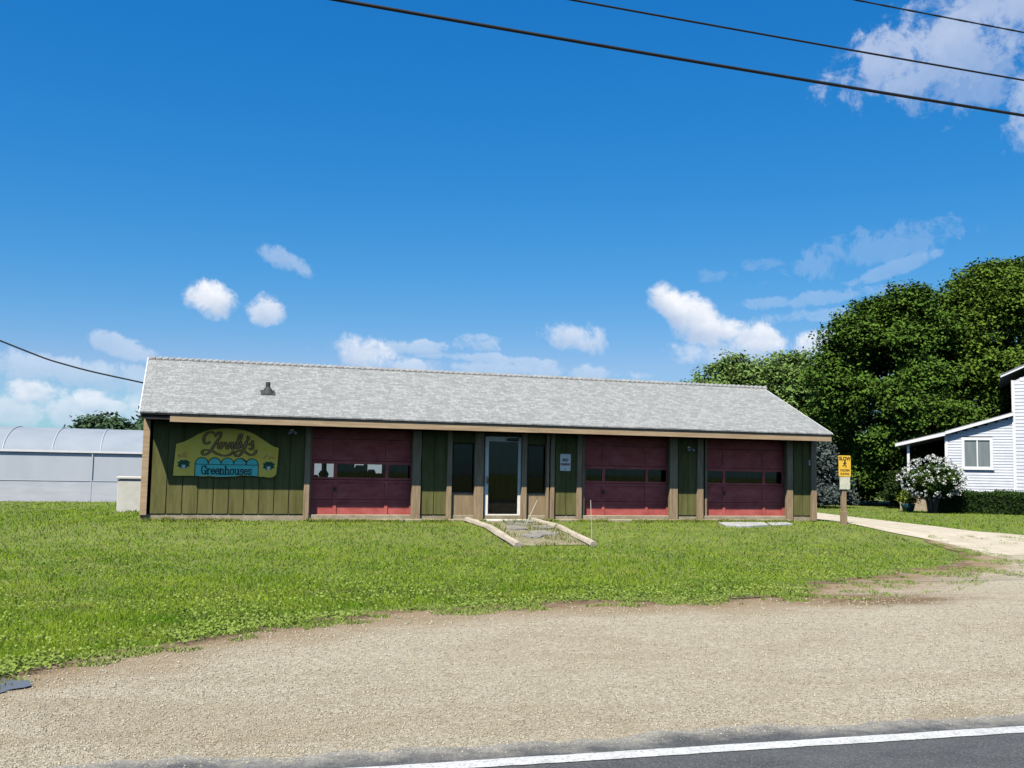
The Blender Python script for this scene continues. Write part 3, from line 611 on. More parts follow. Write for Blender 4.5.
for ci, c in enumerate('Greenhouses'):
    w, ss = GL[c]
    for si, st in enumerate(ss):
        stroke(gt, [(xx + p[0] * sc, 366 + p[1] * 1.12) for p in st], 10.5 if len(st) == 2 and st[0][0] == st[1][0] else 8.2, yy - .0004 * si, len(st) > 2)
    xx += w * sc
gt.build('lettering', m_ink, S)
# "Lovely's", brush script
SCR = [[(376, 178), (350, 190), (331, 172), (332, 136), (354, 106), (386, 96), (406, 104)],
       [(420, 124), (438, 102), (460, 98), (458, 126), (434, 168), (408, 210), (388, 244), (364, 267), (336, 277), (321, 262), (334, 242), (364, 240), (400, 248), (440, 268), (490, 282), (540, 272), (562, 250)],
       [(470, 178), (452, 190), (446, 212), (456, 226), (472, 214), (480, 192), (470, 178), (490, 190)],
       [(490, 182), (502, 178), (508, 200), (514, 226), (532, 205), (540, 178), (552, 186)],
       [(550, 208), (572, 196), (576, 180), (562, 178), (552, 200), (560, 226), (580, 218)],
       [(580, 214), (606, 172), (626, 124), (620, 108), (606, 124), (596, 180), (598, 218), (614, 216)],
       [(622, 172), (628, 205), (642, 212), (660, 180), (668, 164), (660, 200), (640, 246), (610, 280), (586, 280), (580, 258), (606, 240), (650, 232)],
       [(676, 128), (682, 140), (672, 156)],
       [(690, 188), (708, 172), (716, 160), (712, 180), (720, 204), (710, 226), (692, 222)],
       [(650, 240), (680, 262), (712, 272), (738, 258), (746, 240)]]
t1 = MB(); t2 = MB()
for i, s in enumerate(SCR):
    stroke(t1, s, 25, SY - .004 - i * 2e-4, True, True); stroke(t2, s, 9.5, SY - .010 - i * 2e-4, True, True)
le = t1.build('script_outline', m_brown, S); t2.build('script_lettering', m_gold, S)
for cx_, cy_ in ((182, 352), (852, 354)):
    lf = MB(); k = 0
    for a, L in ((200, 50), (170, 42), (235, 46), (310, 46), (340, 52), (10, 40), (270, 34), (130, 44), (50, 44), (90, 40), (110, 46), (70, 46), (290, 44), (250, 42), (150, 52), (25, 50)):
        dx_, dy_ = math.cos(R(a)), -math.sin(R(a)) * -1; k += 1
        tip = (cx_ + 1.1 * L * dx_, cy_ + .85 * L * dy_); nx_, ny_ = -dy_ * 15, dx_ * 15; md = (cx_ + .55 * L * dx_, cy_ + .42 * L * dy_)
        vs = [(cx_, cy_), (md[0] + nx_, md[1] + ny_), tip, (md[0] - nx_, md[1] - ny_)]
        flat(lf, vs, SY - .0075 - k * 1e-4)
    flat(MB(), [(cx_ - 16, cy_ + 8), (cx_ + 16, cy_ + 8), (cx_ + 11, cy_ + 38), (cx_ - 11, cy_ + 38)], SY - .0098).build('pot', m_potw, S)
    pt = MB()
    for j in range(9):
        bx, by = cx_ + random.uniform(-45, 45), cy_ - random.uniform(56, 84)
        flat(pt, [(bx + 9 * math.cos(q) * (1 + .3 * (t % 2)), by + 7 * math.sin(q) * (1 + .3 * (t % 2))) for t, q in enumerate(np.linspace(0, 2 * math.pi, 10, endpoint=False))], SY - .003 - j * 1e-4)
    pt.build('blossom', m_petal, S)
    lf.build('leaf_cluster', m_leaf_paint, S)

# ------------------------------------------------------------------ text helper for the small signs
def text(body, size, cx_, cz, y, material, parent, name='lettering', bold=.0, sx=1.0):
    cu = bpy.data.curves.new('t', 'FONT'); cu.body = body; cu.size = size; cu.align_x = 'CENTER'; cu.align_y = 'CENTER'; cu.offset = bold; cu.resolution_u = 3
    o = bpy.data.objects.new('t', cu); COL.objects.link(o); bpy.context.view_layer.update()
    me = bpy.data.meshes.new_from_object(o.evaluated_get(bpy.context.evaluated_depsgraph_get()))
    vs = [(cx_ + v.co.x * sx, y, cz + v.co.y) for v in me.vertices]; fs = [tuple(p.vertices) for p in me.polygons]
    bpy.data.objects.remove(o); bpy.data.curves.remove(cu); bpy.data.meshes.remove(me)
    return MB().add(vs, fs).build(name, material, parent)
def round_rect(x0, x1, z0, z1, r, k=5):
    pts = []
    for cx_, cz, a0 in ((x1 - r, z1 - r, 0), (x0 + r, z1 - r, 90), (x0 + r, z0 + r, 180), (x1 - r, z0 + r, 270)):
        for a in np.linspace(a0, a0 + 90, k): pts.append((cx_ + r * math.cos(R(a)), cz + r * math.sin(R(a))))
    return pts
m_signw = mat('sign_white', (.72, .69, .60), (.82, .79, .69), scale=9., rough=.5)
m_signred = mat('sign_red', (.20, .015, .03), (.26, .02, .04), rough=.6)
NP = empty('parking_notice', (15.33, PY, 1.38), 'small white no parking notice on the green panel right of the entry door', 'sign')
MB().prism_y(round_rect(15.17, 15.49, 1.385, 1.865, .03), PY - .014, PY - .004).build('board', m_signw, NP)
text('NO', .115, 15.33, 1.69, PY - .017, m_ink, NP, bold=.006)
text('PARKING', .085, 15.33, 1.57, PY - .017, m_signred, NP, bold=.005, sx=.78)
MB().prism_y([(15.322, 1.41), (15.338, 1.41), (15.338, 1.46), (15.322, 1.46)], PY - .017, PY - .0145).build('arrow_mark', m_ink, NP)

# ------------------------------------------------------------------ yellow warning sign on its post
gz = float(height(24.0, -1.2))
W = empty('warning_sign', (24.0, -1.2, gz), 'yellow slow warning sign with a pale board below on wooden post by driveway', 'sign')
m_sgy = mat('sign_school_yellow', (.72, .42, .03), (.82, .50, .05), scale=6., rough=.5, c3=(.6, .4, .1), s3=20., a3=.3)
m_pale = mat('faded_board', (.50, .49, .36), (.64, .62, .48), scale=12., rough=.8, c3=(.25, .28, .15), s3=24., a3=.7)
WX, WY, wz = 24.0, -1.2, 1.39
k_ = 30.2 / 1000
MB().box(WX - .075, WX + .075, WY - .0, WY + .1, gz - .3, .985).box(WX - .09, WX + .09, WY - .012, WY + .11, gz - .3, .32).build('post', m_post, W, bevel=.008)
b0, b1 = 1.365, 2.0
MB().box(WX - .06, WX + .06, WY + .01, WY + .07, .985, 1.95).build('post', m_post, W)
MB().prism_y(round_rect(WX - .215, WX + .215, b0, b1, .035), WY - .03, WY - .018).build('warning_board', m_sgy, W)
text('SLOW', .15, WX, b1 - .10, WY - .033, m_ink, W, bold=.006, sx=.95)
text('CHILDREN', .09, WX, b0 + .185, WY - .033, m_ink, W, bold=.003, sx=.80)
text('PLAYING', .09, WX, b0 + .075, WY - .033, m_ink, W, bold=.003, sx=.88)
def wstroke(mb, pts, w, y):
    P = np.array(pts, float)
    for i in range(len(P) - 1):
        d = P[i + 1] - P[i]; d /= np.linalg.norm(d); nn = np.array([-d[1], d[0]]) * w / 2; q = [P[i] + nn, P[i] - nn, P[i + 1] - nn, P[i + 1] + nn]
        mb.add([(WX + a, y - i * 1e-4, b) for a, b in q], [(0, 1, 2, 3)])
fg = MB(); zc_ = b0 + .38
wstroke(fg, [(-.005, zc_ + .06), (.0, zc_ - .02)], .05, WY - .033); wstroke(fg, [(.0, zc_ - .02), (.05, zc_ - .055), (.03, zc_ - .11)], .026, WY - .034); wstroke(fg, [(.0, zc_ - .02), (-.05, zc_ - .06), (-.09, zc_ - .06)], .024, WY - .035)
wstroke(fg, [(.0, zc_ + .05), (.06, zc_ + .015)], .02, WY - .036); wstroke(fg, [(-.01, zc_ + .05), (-.06, zc_ + .0)], .02, WY - .037)
fg.add([(WX + .005 + .028 * math.cos(a), WY - .038, zc_ + .095 + .028 * math.sin(a)) for a in np.linspace(0, 6.28, 12, endpoint=False)], [tuple(range(12))])
fg.build('running_figure', m_ink, W)
MB().prism_y([(WX - .185, .98), (WX + .17, .98), (WX + .185, 1.03), (WX + .18, 1.35), (WX - .18, 1.35), (WX - .175, 1.05)], WY - .03, WY - .012).build('lower_board', m_pale, W)

# ------------------------------------------------------------------ walkway, timbers, stakes, slabs, box
def conform(pts, zo): return [(x, y, float(height(x, y)) + zo) for x, y in pts]
m_path = mat('weedy_path', (.16, .13, .075), (.27, .235, .16), scale=5., rough=.95, c3=(.09, .13, .03), s3=4., a3=.8, bump=.7, bscale=30)
ribbon_strip('path', [(12.40, -.42), (12.5, -2.1), (12.45, -4.5)], [(14.28, -.42), (14.47, -2.0), (14.34, -4.4)], 8, 14, .006, m_path)
m_timber = mat('weathered_timber', (.29, .25, .19), (.44, .39, .31), scale=6., rough=.9, stretch=(2, .5, 2), c3=(.2, .16, .11), s3=12., a3=.6, bump=.5, bscale=22)
def timber(a, b, r, label):
    P = [np.array(a) + (np.array(b) - np.array(a)) * t for t in np.linspace(0, 1, 7)]
    pts = [(p[0] + random.uniform(-.012, .012), p[1], float(height(*a)) * (1 - (p[1] - a[1]) / (b[1] - a[1])) + float(height(*b)) * (p[1] - a[1]) / (b[1] - a[1]) + r * .28 + random.uniform(-.006, .006)) for p in P]
    rs = [r * random.uniform(.9, 1.08) for _ in pts]
    tag(MB().tube(pts, rs, 7).build('landscape_timber', m_timber, loc=pts[0], smooth=False, bevel=.012), label, 'timber', 'timbers edging the path')
timber((12.36, -.55), (12.49, -2.05), .10, 'upper pale timber on the path edge near the wall left of the glass door')
timber((12.50, -2.14), (12.42, -4.72), .105, 'lower pale timber on the path edge running into the lawn left of the path')
timber((14.28, -.50), (14.47, -1.92), .085, 'upper pale timber on the path edge by the plywood right of the glass door')
timber((14.48, -2.02), (14.36, -4.62), .095, 'lower pale timber at the path edge ending beside the upright stake')
m_stone = mat('flagstone', (.15, .14, .12), (.25, .235, .20), scale=7., rough=.95, c3=(.15, .14, .11), s3=14., a3=.6, bump=.6, bscale=26)
for x, y, a, b in ((13.6, -1.3, .42, .3), (14.05, -2.0, .36, .34), (13.3, -2.1, .34, .3), (13.75, -2.9, .42, .32), (13.25, -3.3, .3, .24), (13.9, -.75, .5, .2)):
    pts = [(x + a * math.cos(t) * random.uniform(.75, 1.1), y + b * math.sin(t) * random.uniform(.75, 1.1)) for t in np.linspace(0, 2 * math.pi, 9, endpoint=False)]
    zb = float(height(x, y)); tz = [random.uniform(.02, .06) for _ in pts]; n = len(pts)
    mb = MB(); mb.add([(p[0], p[1], float(height(*p)) - .05) for p in pts] + [(p[0] * .97 + x * .03, p[1] * .97 + y * .03, float(height(*p)) + q) for p, q in zip(pts, tz)] + [(x, y, zb + .05)],
                     [(i, (i + 1) % n, n + (i + 1) % n, n + i) for i in range(n)] + [(n + i, n + (i + 1) % n, 2 * n) for i in range(n)])
    tag(mb.build('flagstone', m_stone, loc=(x, y, zb)), 'broken grey flagstone sunk in the weedy path to the glass door', 'stone', 'broken flagstones in the path')
m_stake = mat('stake_white', (.38, .35, .28), (.48, .45, .36), rough=.5)
def stake(x, y, top, label):
    z = float(height(x, y)); tag(MB().tube([(x, y, z - .15), (x + (top[0] - x) * .5, y + (top[1] - y) * .5, z + (top[2] - z) * .5), top], [.011, .010, .009], 8).build('marker_stake', m_stake, loc=(x, y, z)), label, 'stake', 'thin pale marker stakes on the lawn')
stake(14.44, -4.36, (14.40, -4.33, .69), 'upright thin pale stake in the lawn before the middle garage door')
stake(12.74, -3.79, (13.27, -3.65, .66), 'leaning thin pale stake rising from the weedy path')
def slab(pts, th, label):
    n = len(pts); mb = MB(); mb.add([(x, y, float(height(x, y)) - .1) for x, y in pts] + [(x, y, float(height(x, y)) + th) for x, y in pts], [tuple(range(n, 2 * n)), tuple(reversed(range(n)))] + [(i, (i + 1) % n, n + (i + 1) % n, n + i) for i in range(n)])
    c = (pts[0][0], pts[0][1], float(height(*pts[0]))); tag(mb.build('concrete_slab', m_slab, loc=c, bevel=.01), label, 'slab', 'concrete slabs before the red door')
slab([(19.62, -1.75), (20.3, -1.85), (21.1, -1.62), (21.3, -1.05), (20.4, -1.0), (19.75, -1.1)], .045, 'long grey concrete slab lying before the right red garage door')
slab([(21.22, -1.62), (22.1, -1.35), (22.2, -.85), (21.42, -1.03)], .03, 'small grey concrete slab butted against the longer slab by the right door')
UB = empty('utility_box', (3.5, 5.3, -.1), 'white utility box with flat lid beside the left end of the green building', 'box')
MB().box(3.14, 3.93, 4.95, 5.75, -.25, .90).build('body', m_white, UB, bevel=.015)
MB().box(3.10, 3.95, 4.91, 5.79, .915, .985).build('lid', m_white, UB, bevel=.015)

# ------------------------------------------------------------------ overhead cables
m_cable = mat('black_cable', (.008, .008, .009), (.016, .016, .017), rough=.6)
def cable(y, z, rad, label, twist=0, sag=0.):
    mb = MB(); xs__ = np.concatenate([np.arange(-34, 4, .5), np.arange(4, 24, .05), np.arange(24, 60, .5)])
    def base(x): return np.array([x, y, z + sag * ((x - 16) / 45) ** 2])
    mb.tube([base(x) for x in xs__], rad, 8)
    if twist:
        mb.tube([base(x) + rad * .95 * np.array([0, math.cos(x * twist), math.sin(x * twist)]) for x in xs__], rad * .3, 6)
        mb.tube([base(x) - rad * .95 * np.array([0, math.cos(x * twist), math.sin(x * twist)]) for x in xs__], rad * .3, 6)
    tag(mb.build('overhead_cable', m_cable, loc=(0, y, z), smooth=True), label, 'cable', 'overhead cables along the road')
cable(-15.5, 6.80, .023, 'thick black overhead cable, lowest of the three across the sky', 0, 1.6)
cable(-15.5, 7.345, .014, 'thin black overhead cable, middle one of the three across the sky', 0, 1.2)
cable(-15.5, 8.09, .011, 'twisted black overhead cable, topmost of the three across the sky', 7., 1.2)
dp = [np.array((-6.6, 2.0, 7.2)), np.array((.1, 2.75, 4.62)), np.array((1.88, 2.8, 4.02)), np.array((3.97, 2.82, 3.60))]
tag(MB().tube([tuple(p) for p in catmull(dp, 8)], .024, 6).build('service_cable', m_cable, loc=(3.97, 2.82, 3.6), smooth=True), 'black service cable sagging down to the left gable of the green building', 'cable')

# ------------------------------------------------------------------ long white greenhouse
G = empty('polytunnel', (0, 25, -.35), 'long white plastic film greenhouse with arched hoops behind the lawn', 'greenhouse')
m_film = mat('white_film', (.60, .65, .70), (.68, .715, .755), scale=.8, rough=.35, stretch=(1, 1, .4), translucent=.35, spec=.5, bump=.12, bscale=2.5)
m_film2 = mat('roof_film', (.35, .40, .45), (.41, .455, .50), scale=.6, rough=.6, translucent=.4, spec=.2, bump=.1, bscale=2.)
m_curt = mat('grey_curtain', (.40, .42, .44), (.47, .49, .51), scale=1.2, rough=.6, stretch=(.6, 1, 2.5), bump=.2, bscale=4)
m_hoop = mat('pale_hoop', (.42, .465, .51), rough=.5)
m_rail = mat('white_rail', (.60, .60, .62), (.66, .66, .67), rough=.4)
gx0, gx1, gy0, gy1_, ez_ = -30., 23.5, 20., 30., 1.84
def arch(t): a = R(180 - 180 * t); return (25 - 5 * -math.cos(a) if False else 25 + 5 * math.cos(a), ez_ + 1.14 * math.sin(a) ** 1.25)
AP = [arch(t) for t in np.linspace(0, 1, 21)]
def gspan(name, x0, x1):
    mb = MB(); n = len(AP)
    mb.add([(x0, y, z) for y, z in AP] + [(x1, y, z) for y, z in AP], [(i, i + 1, n + i + 1, n + i) for i in range(n - 1)])
    return mb.build(name, m_film2, G, smooth=True)
gspan('roof_film', gx0, gx1)
MB().box(gx0, gx1, gy0 - .01, gy0, .56, ez_ - .05).build('side_film', m_film, G)
MB().box(gx0, gx1, gy0 - .06, gy0 - .045, -.50, .60).build('side_curtain', m_curt, G)
MB().box(gx0, gx1, gy1_, gy1_ + .01, -.5, ez_ - .05).build('side_film', m_film, G)
MB().box(gx0, gx1, gy0 - .09, gy0 - .0, ez_ - .05, ez_ + .05).build('eave_rail', m_rail, G)
MB().tube([(gx0, gy0 - .03, ez_ - .075), (gx1, gy0 - .03, ez_ - .075)], .014, 8).build('shadow_bar', m_metal, G)
MB().tube([(gx0, gy0 - .07, .58), (gx1, gy0 - .07, .58)], .009, 8).build('roll_bar', m_hoop, G)
MB().box(1.2, 1.24, gy0 - .075, gy0 - .061, -.5, 1.75).build('seam_strip', m_hoop, G)
for x0 in (gx0, gx1):
    MB().prism_x([(gy0, -.5)] + AP + [(gy1_, -.5)], x0 - .005, x0 + .005).build('end_film', m_film, G)
for i in range(28):
    x = -29.2 + 1.92 * i; MB().tube([(x, y, z + .02) for y, z in AP], .02, 6).build('hoop', m_hoop, G)

# ------------------------------------------------------------------ white house with side wing
a25 = R(44); HO = Vector((40.946, 13.605, 0)); HX = Vector((math.cos(a25), -math.sin(a25), 0)); HN = Vector((math.sin(a25), math.cos(a25), 0)); HZ = Vector((0, 0, 1))
H = empty('white_house', (44.0, 14.0, -.3), 'white clapboard house with low side wing behind the hedge', 'house')
m_clap = mat('white_clapboard', (.46, .475, .51), (.53, .545, .58), scale=2., rough=.6, c3=(.42, .42, .42), s3=9., a3=.2)
m_trim = mat('white_trim', (.60, .60, .60), (.66, .66, .65), rough=.5)
m_hroof = mat('house_shingle', (.17, .17, .175), (.26, .26, .26), scale=6., rough=.9, bump=.3)
m_curtained = mat('curtained_glass', (.13, .15, .155), (.18, .20, .205), scale=2., rough=.18, stretch=(6, 6, .4), spec=.5)
def clap(name, x0, x1, z0, ztop, y=0., lap=.135, holes=()):
    """lapped boards, each tilted out at its lower edge; ztop may be a function of x"""
    mb = MB(); top = ztop if callable(ztop) else (lambda x: ztop); z = z0
    while z < max(top(x0), top(x1)):
        z1 = z + lap; segs = [(x0, x1)]
        for hx0, hx1, hz0, hz1 in holes:
            if z1 > hz0 and z < hz1: segs = [s for a, b in segs for s in ((a, min(b, hx0)), (max(a, hx1), b)) if s[1] > s[0]]
        for a, b in segs:
            if top(a) < top(b):       # sloping top: cut the board where the roof passes
                f = lambda zz: a + (zz - top(a)) / (top(b) - top(a)) * (b - a)
                aa = max(a, f(z1)) if z1 > top(a) else a
                if aa >= b: 
                    continue
            elif top(a) > top(b):
                aa = a; f = lambda zz: a + (zz - top(a)) / (top(b) - top(a)) * (b - a)
                b = min(b, f(z1)) if z1 > top(b) else b
                if aa >= b: continue
            else: aa = a
            if z1 > max(top(aa), top(b)) + lap: continue
            P = lambda x, yy, zz: HO + HX * x + HN * yy + HZ * zz
            mb.add([P(aa, y - .022, z), P(b, y - .022, z), P(b, y - .002, z1), P(aa, y - .002, z1), P(aa, y, z), P(b, y, z)], [(0, 1, 2, 3), (0, 4, 5, 1)])
        z = z1
    return mb.build(name, m_clap, H)
wtop = lambda x: 3.56 + .30 * x
WIN = (.70, 2.09, 1.83, 3.38)
clap('wing_wall', 0, 3.0, -.35, lambda x: wtop(x) - .02, holes=[WIN])
def hprism(name, pts, y0, y1, material, parent=H):
    n = len(pts); P = lambda p, y: HO + HX * p[0] + HN * y + HZ * p[1]
    return MB().add([P(p, y0) for p in pts] + [P(p, y1) for p in pts], [tuple(range(n)), tuple(reversed(range(n, 2 * n)))] + [(i, (i + 1) % n, n + (i + 1) % n, n + i) for i in range(n)]).build(name, material, parent)
_back = [(0, -.35), (3.05, -.35), (3.05, wtop(3.05) - .05), (0, wtop(0) - .05)]
hprism('wing_side', [(0, -.35), (.12, -.35), (.12, wtop(0) - .05), (0, wtop(0) - .05)], .03, 5, m_clap)
hprism('wing_back', _back, 5.0, 5.1, m_clap)
hprism('wing_roof', [(-.02, wtop(-.02) - .04), (3.02, wtop(3.02) - .04), (3.02, wtop(3.02) + .10), (-.02, wtop(-.02) + .10)], -.28, 5.3, m_trim)
hprism('wing_roof', [(-.02, wtop(-.02) + .102), (3.02, wtop(3.02) + .102), (3.02, wtop(3.02) + .14), (-.02, wtop(-.02) + .14)], -.26, 5.3, m_hroof)
hprism('porch_roof', [(-2.35, 2.90), (-.025, 3.46), (-.025, 3.62), (-2.35, 3.04)], -.30, 5.3, m_trim)
hprism('porch_roof', [(-2.35, 3.042), (-.025, 3.622), (-.025, 3.66), (-2.35, 3.075)], -.28, 5.3, m_hroof)
hprism('porch_post', [(-1.82, -.35), (-1.70, -.35), (-1.70, 3.02), (-1.82, 3.0)], .02, .14, m_trim)
hprism('porch_post', [(-1.82, -.35), (-1.70, -.35), (-1.70, 3.02), (-1.82, 3.0)], 4.9, 5.02, m_trim)
hprism('porch_floor', [(-2.2, -.35), (-.003, -.35), (-.003, .45), (-2.2, .45)], .2, 5.2, m_conc)
hprism('corner_board', [(-.06, -.35), (.07, -.35), (.07, 3.52), (-.06, 3.5)], -.045, .02, m_trim)
hprism('corner_board', [(2.96, -.35), (3.10, -.35), (3.10, 6.15), (2.96, 6.15)], -.075, .02, m_trim)
wf = MB()
def hb(mb, x0, x1, y0, y1, z0, z1): mb.obox(HO, HX, HN, HZ, x0, x1, y0, y1, z0, z1); return mb
hb(wf, .70, .83, -.05, .05, 1.83, 3.38); hb(wf, 1.96, 2.09, -.05, .05, 1.83, 3.38); hb(wf, .83, 1.96, -.05, .05, 3.24, 3.38); hb(wf, .83, 1.96, -.05, .05, 1.83, 1.95); hb(wf, 1.37, 1.43, -.04, .03, 1.95, 3.24)
wf = wf.build('window', m_trim, H)
hb(MB(), .65, 2.14, -.10, -.052, 1.79, 1.85).build('window_sill', m_trim, wf)
hb(MB(), .83, 1.37, -.0, .006, 1.95, 3.24).build('window_pane', m_curtained, wf); hb(MB(), 1.43, 1.96, -.0, .006, 1.95, 3.24).build('window_pane', m_curtained, wf)
mtop = lambda x: 6.17 + .46 * (min(x, 2 * 6.6 - x) - 3.1)
clap('main_wall', 3.10, 6.6, -.35, mtop, y=-.05, lap=.17)
clap('main_wall', 6.6, 10.1, -.35, mtop, y=-.05, lap=.17)
hprism('main_wall', [(3.06, -.35), (10.14, -.35), (10.14, mtop(10.14) - .03), (6.6, mtop(6.6) - .03), (3.06, mtop(3.06) - .03)], .0, 7.0, m_clap)
ZE = 6.36
for sg in (1, -1):
    q = lambda x, z: (6.6 + sg * (x - 6.6), z)
    hprism('main_roof', [q(2.50, ZE - .08), q(6.6, ZE - .08 + 4.1 * .46), q(6.6, ZE + .02 + 4.1 * .46), q(2.50, ZE + .02)], -.28, 7.6, m_trim)
    hprism('main_roof', [q(2.48, ZE + .022), q(6.6, ZE + .022 + 4.12 * .46), q(6.6, ZE + .07 + 4.12 * .46), q(2.48, ZE + .06)], -.30, 7.62, m_hroof)

# ------------------------------------------------------------------ foliage
def leaf_mat(name, c1, c2, scale=.5, tr=.3, rough=.55, c3=None, s3=6., a3=.5):
    return mat(name, c1, c2, scale=scale, rough=rough + .15, translucent=tr, spec=.08, lo=.3, hi=.7, c3=c3, s3=s3, a3=a3, tcol=None)
def leaves(C, size, up_bias=.5, out=None, jitter=.35, fold=.25, aspect=.62, droop=0.):
    """one folded leaf (two triangles) per centre"""
    n = len(C); nr = rng.normal(size=(n, 3)); nr[:, 2] += up_bias * 2
    if out is not None: nr += out * 1.1
    nr /= np.linalg.norm(nr, axis=1)[:, None]
    t = rng.normal(size=(n, 3)); t[:, 2] -= droop; t -= (t * nr).sum(1)[:, None] * nr; t /= np.linalg.norm(t, axis=1)[:, None]; b = np.cross(nr, t)
    s = size * (1 + jitter * rng.uniform(-1, 1, n))[:, None]
    p0 = C - t * s * .5; p1 = C + b * s * aspect * .5 + nr * s * fold * .3; p2 = C + t * s * .5; p3 = C - b * s * aspect * .5 + nr * s * fold * .3
    V = np.stack([p0, p1, p2, p3], 1).reshape(-1, 3); i = np.arange(n) * 4
    F = np.stack([np.stack([i, i + 1, i + 2], 1), np.stack([i, i + 2, i + 3], 1)], 1).reshape(-1, 3)
    return V, F
def crown_points(lobes, n, shell=.45, upper=.25, thin=0.):
    """points in the outer shells of a set of (centre, radius-xyz) lobes"""
    L = np.array([l[0] for l in lobes]); Rr = np.array([l[1] for l in lobes]); w = (Rr.prod(1)) ** (2 / 3); w /= w.sum()
    k = rng.choice(len(L), n, p=w); d = rng.normal(size=(n, 3)); d[:, 2] += upper; d /= np.linalg.norm(d, axis=1)[:, None]
    r = 1 - shell * rng.random(n) ** 1.6; r *= 1 + .12 * rng.normal(size=n)
    return L[k] + d * Rr[k] * r[:, None], d
def trunk_mesh(base, top, r0, r1, limbs, rlimb, seed=1):
    mb = MB(); rnd = random.Random(seed); b = Vector(base); t = Vector(top); pts = [b.lerp(t, i / 6) + Vector((rnd.uniform(-.08, .08), rnd.uniform(-.08, .08), 0)) * (i > 0) for i in range(7)]
    mb.tube(pts, [r0 * 1.35] + [r0 + (r1 - r0) * i / 6 for i in range(1, 7)], 10)
    for l in limbs:
        s = pts[rnd.randint(2, 5)]; e = Vector(l); mid = s.lerp(e, .5) + Vector((0, 0, .25 * (e - s).length * .5)); mb.tube([s, s.lerp(mid, .5), mid, mid.lerp(e, .5), e], [rlimb, rlimb * .85, rlimb * .6, rlimb * .4, rlimb * .15], 6)
    return mb
m_bark = mat('bark', (.07, .055, .04), (.13, .105, .08), scale=4., rough=.95, stretch=(2, 2, .4), bump=.6, bscale=14)
def tree(name, cx, cy_, zb, zt_, rx_, ry_, n_lobes, lobe_r, n_leaves, leaf, mat_, label, group, profile, seed, up_bias=.7, tuft=1., lean=(0, 0)):
    global rng
    rng = np.random.default_rng(seed); rnd = random.Random(seed); g = float(height(cx, cy_))
    T = empty(name, (cx, cy_, g), label, 'tree', group); lobes = []
    tries = 0
    while len(lobes) < n_lobes:
        tries += 1
        t = rnd.random(); z = zb + (zt_ - zb) * t; pr = profile(t)
        a = rnd.uniform(0, 2 * math.pi); rad = (1 - .55 * rnd.random() ** 2.2)
        s = lobe_r * rnd.uniform(.65, 1.35)
        if rnd.random() > .25 + pr: continue
        x = cx + lean[0] * t + math.cos(a) * max(rx_ * pr - s * .6, .0) * rad; y = cy_ + lean[1] * t + math.sin(a) * max(ry_ * pr - s * .6, .0) * rad
        lobes.append(((x, y, min(z, zt_ - s * .7)), (s * rnd.uniform(.9, 1.25), s * rnd.uniform(.9, 1.25), s * rnd.uniform(.65, .9))))
    C, d = crown_points(lobes, n_leaves // 12, shell=.3, upper=.45); C = np.repeat(C, 12, 0) + rng.normal(size=(len(C) * 12, 3)) * np.array([1.25, 1.25, .6]) * leaf * tuft
    C = C[C[:, 2] > g + .15]; d = rng.normal(size=C.shape) * .3 + (C - np.array([cx, cy_, (zb + zt_) / 2])) / np.array([rx_, ry_, (zt_ - zb) / 2])
    V, F = leaves(C, leaf, up_bias, d * .6)
    np_mesh('crown', V, F, mat_, T)
    limbs = [l[0] for l in rnd.sample(lobes, min(14, len(lobes)))]
    trunk_mesh((cx, cy_, g - .1), (cx + lean[0] * .7, cy_ + lean[1] * .7, zb + (zt_ - zb) * .72), .022 * (zt_ - zb) + .12, .07, limbs, .012 * (zt_ - zb) + .02, seed).build('trunk', m_bark, T, smooth=True)
    return T
m_maple = leaf_mat('maple_leaves', (.024, .060, .009), (.105, .180, .024), 2.2, .08, .75)
m_maple2 = leaf_mat('maple_leaves_lighter', (.032, .075, .010), (.140, .215, .026), 2.2, .12, .75)
m_far = leaf_mat('far_tree_leaves', (.13, .22, .055), (.21, .31, .085), .5, .3)
m_dist = leaf_mat('distant_tree_leaves', (.045, .085, .04), (.07, .12, .055), .3, .2)
m_spruce = leaf_mat('spruce_needles', (.045, .065, .055), (.12, .145, .13), 1.2, .1, .7)
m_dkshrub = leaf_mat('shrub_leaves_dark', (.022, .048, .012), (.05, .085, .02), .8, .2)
m_hedge = leaf_mat('hedge_leaves', (.020, .05, .010), (.045, .09, .018), 1.0, .2)
full = lambda t: math.sin(math.pi * min(1, max(0, .10 + .80 * t))) ** .55
prof_a = lambda t: (.55 + .45 * min(1, t / .32)) * (1 - max(0, t - .35) / .65 * .95 * ((t - .35) / .65 if t > .35 else 0)) ** .75
tree('maple_tree', 44.9, 21.6, .9, 12.5, 5.7, 5.3, 130, 1.25, 150000, .21, m_maple, 'big dark green maple rising behind the yellow sign and flowering bush', 'maple trees', prof_a, 21)
tree('maple_tree', 51.2, 19.6, 1.2, 14.2, 6.1, 5.6, 130, 1.3, 150000, .21, m_maple2, 'tallest lighter green maple with sunlit top behind the white house', 'maple trees', prof_a, 22)
tree('maple_tree', 61, 24, 1, 13.0, 6.5, 5.5, 70, 1.6, 22000, .42, m_maple2, 'green maple showing at the edge behind the tall white house block', 'maple trees', prof_a, 23)
tree('poplar_tree', 46.8, 43.5, .8, 10.7, 4.6, 3.9, 90, 1.15, 36000, .30, m_far, 'smaller pale green tree behind the roof ridge left of the big maple', 'far trees behind the shop', prof_a, 24)
tree('poplar_tree', 51.2, 42.0, .8, 11.2, 5.2, 4.3, 95, 1.25, 42000, .30, m_far, 'rounded green tree behind the roof end, partly covered by the big maple', 'far trees behind the shop', prof_a, 25)
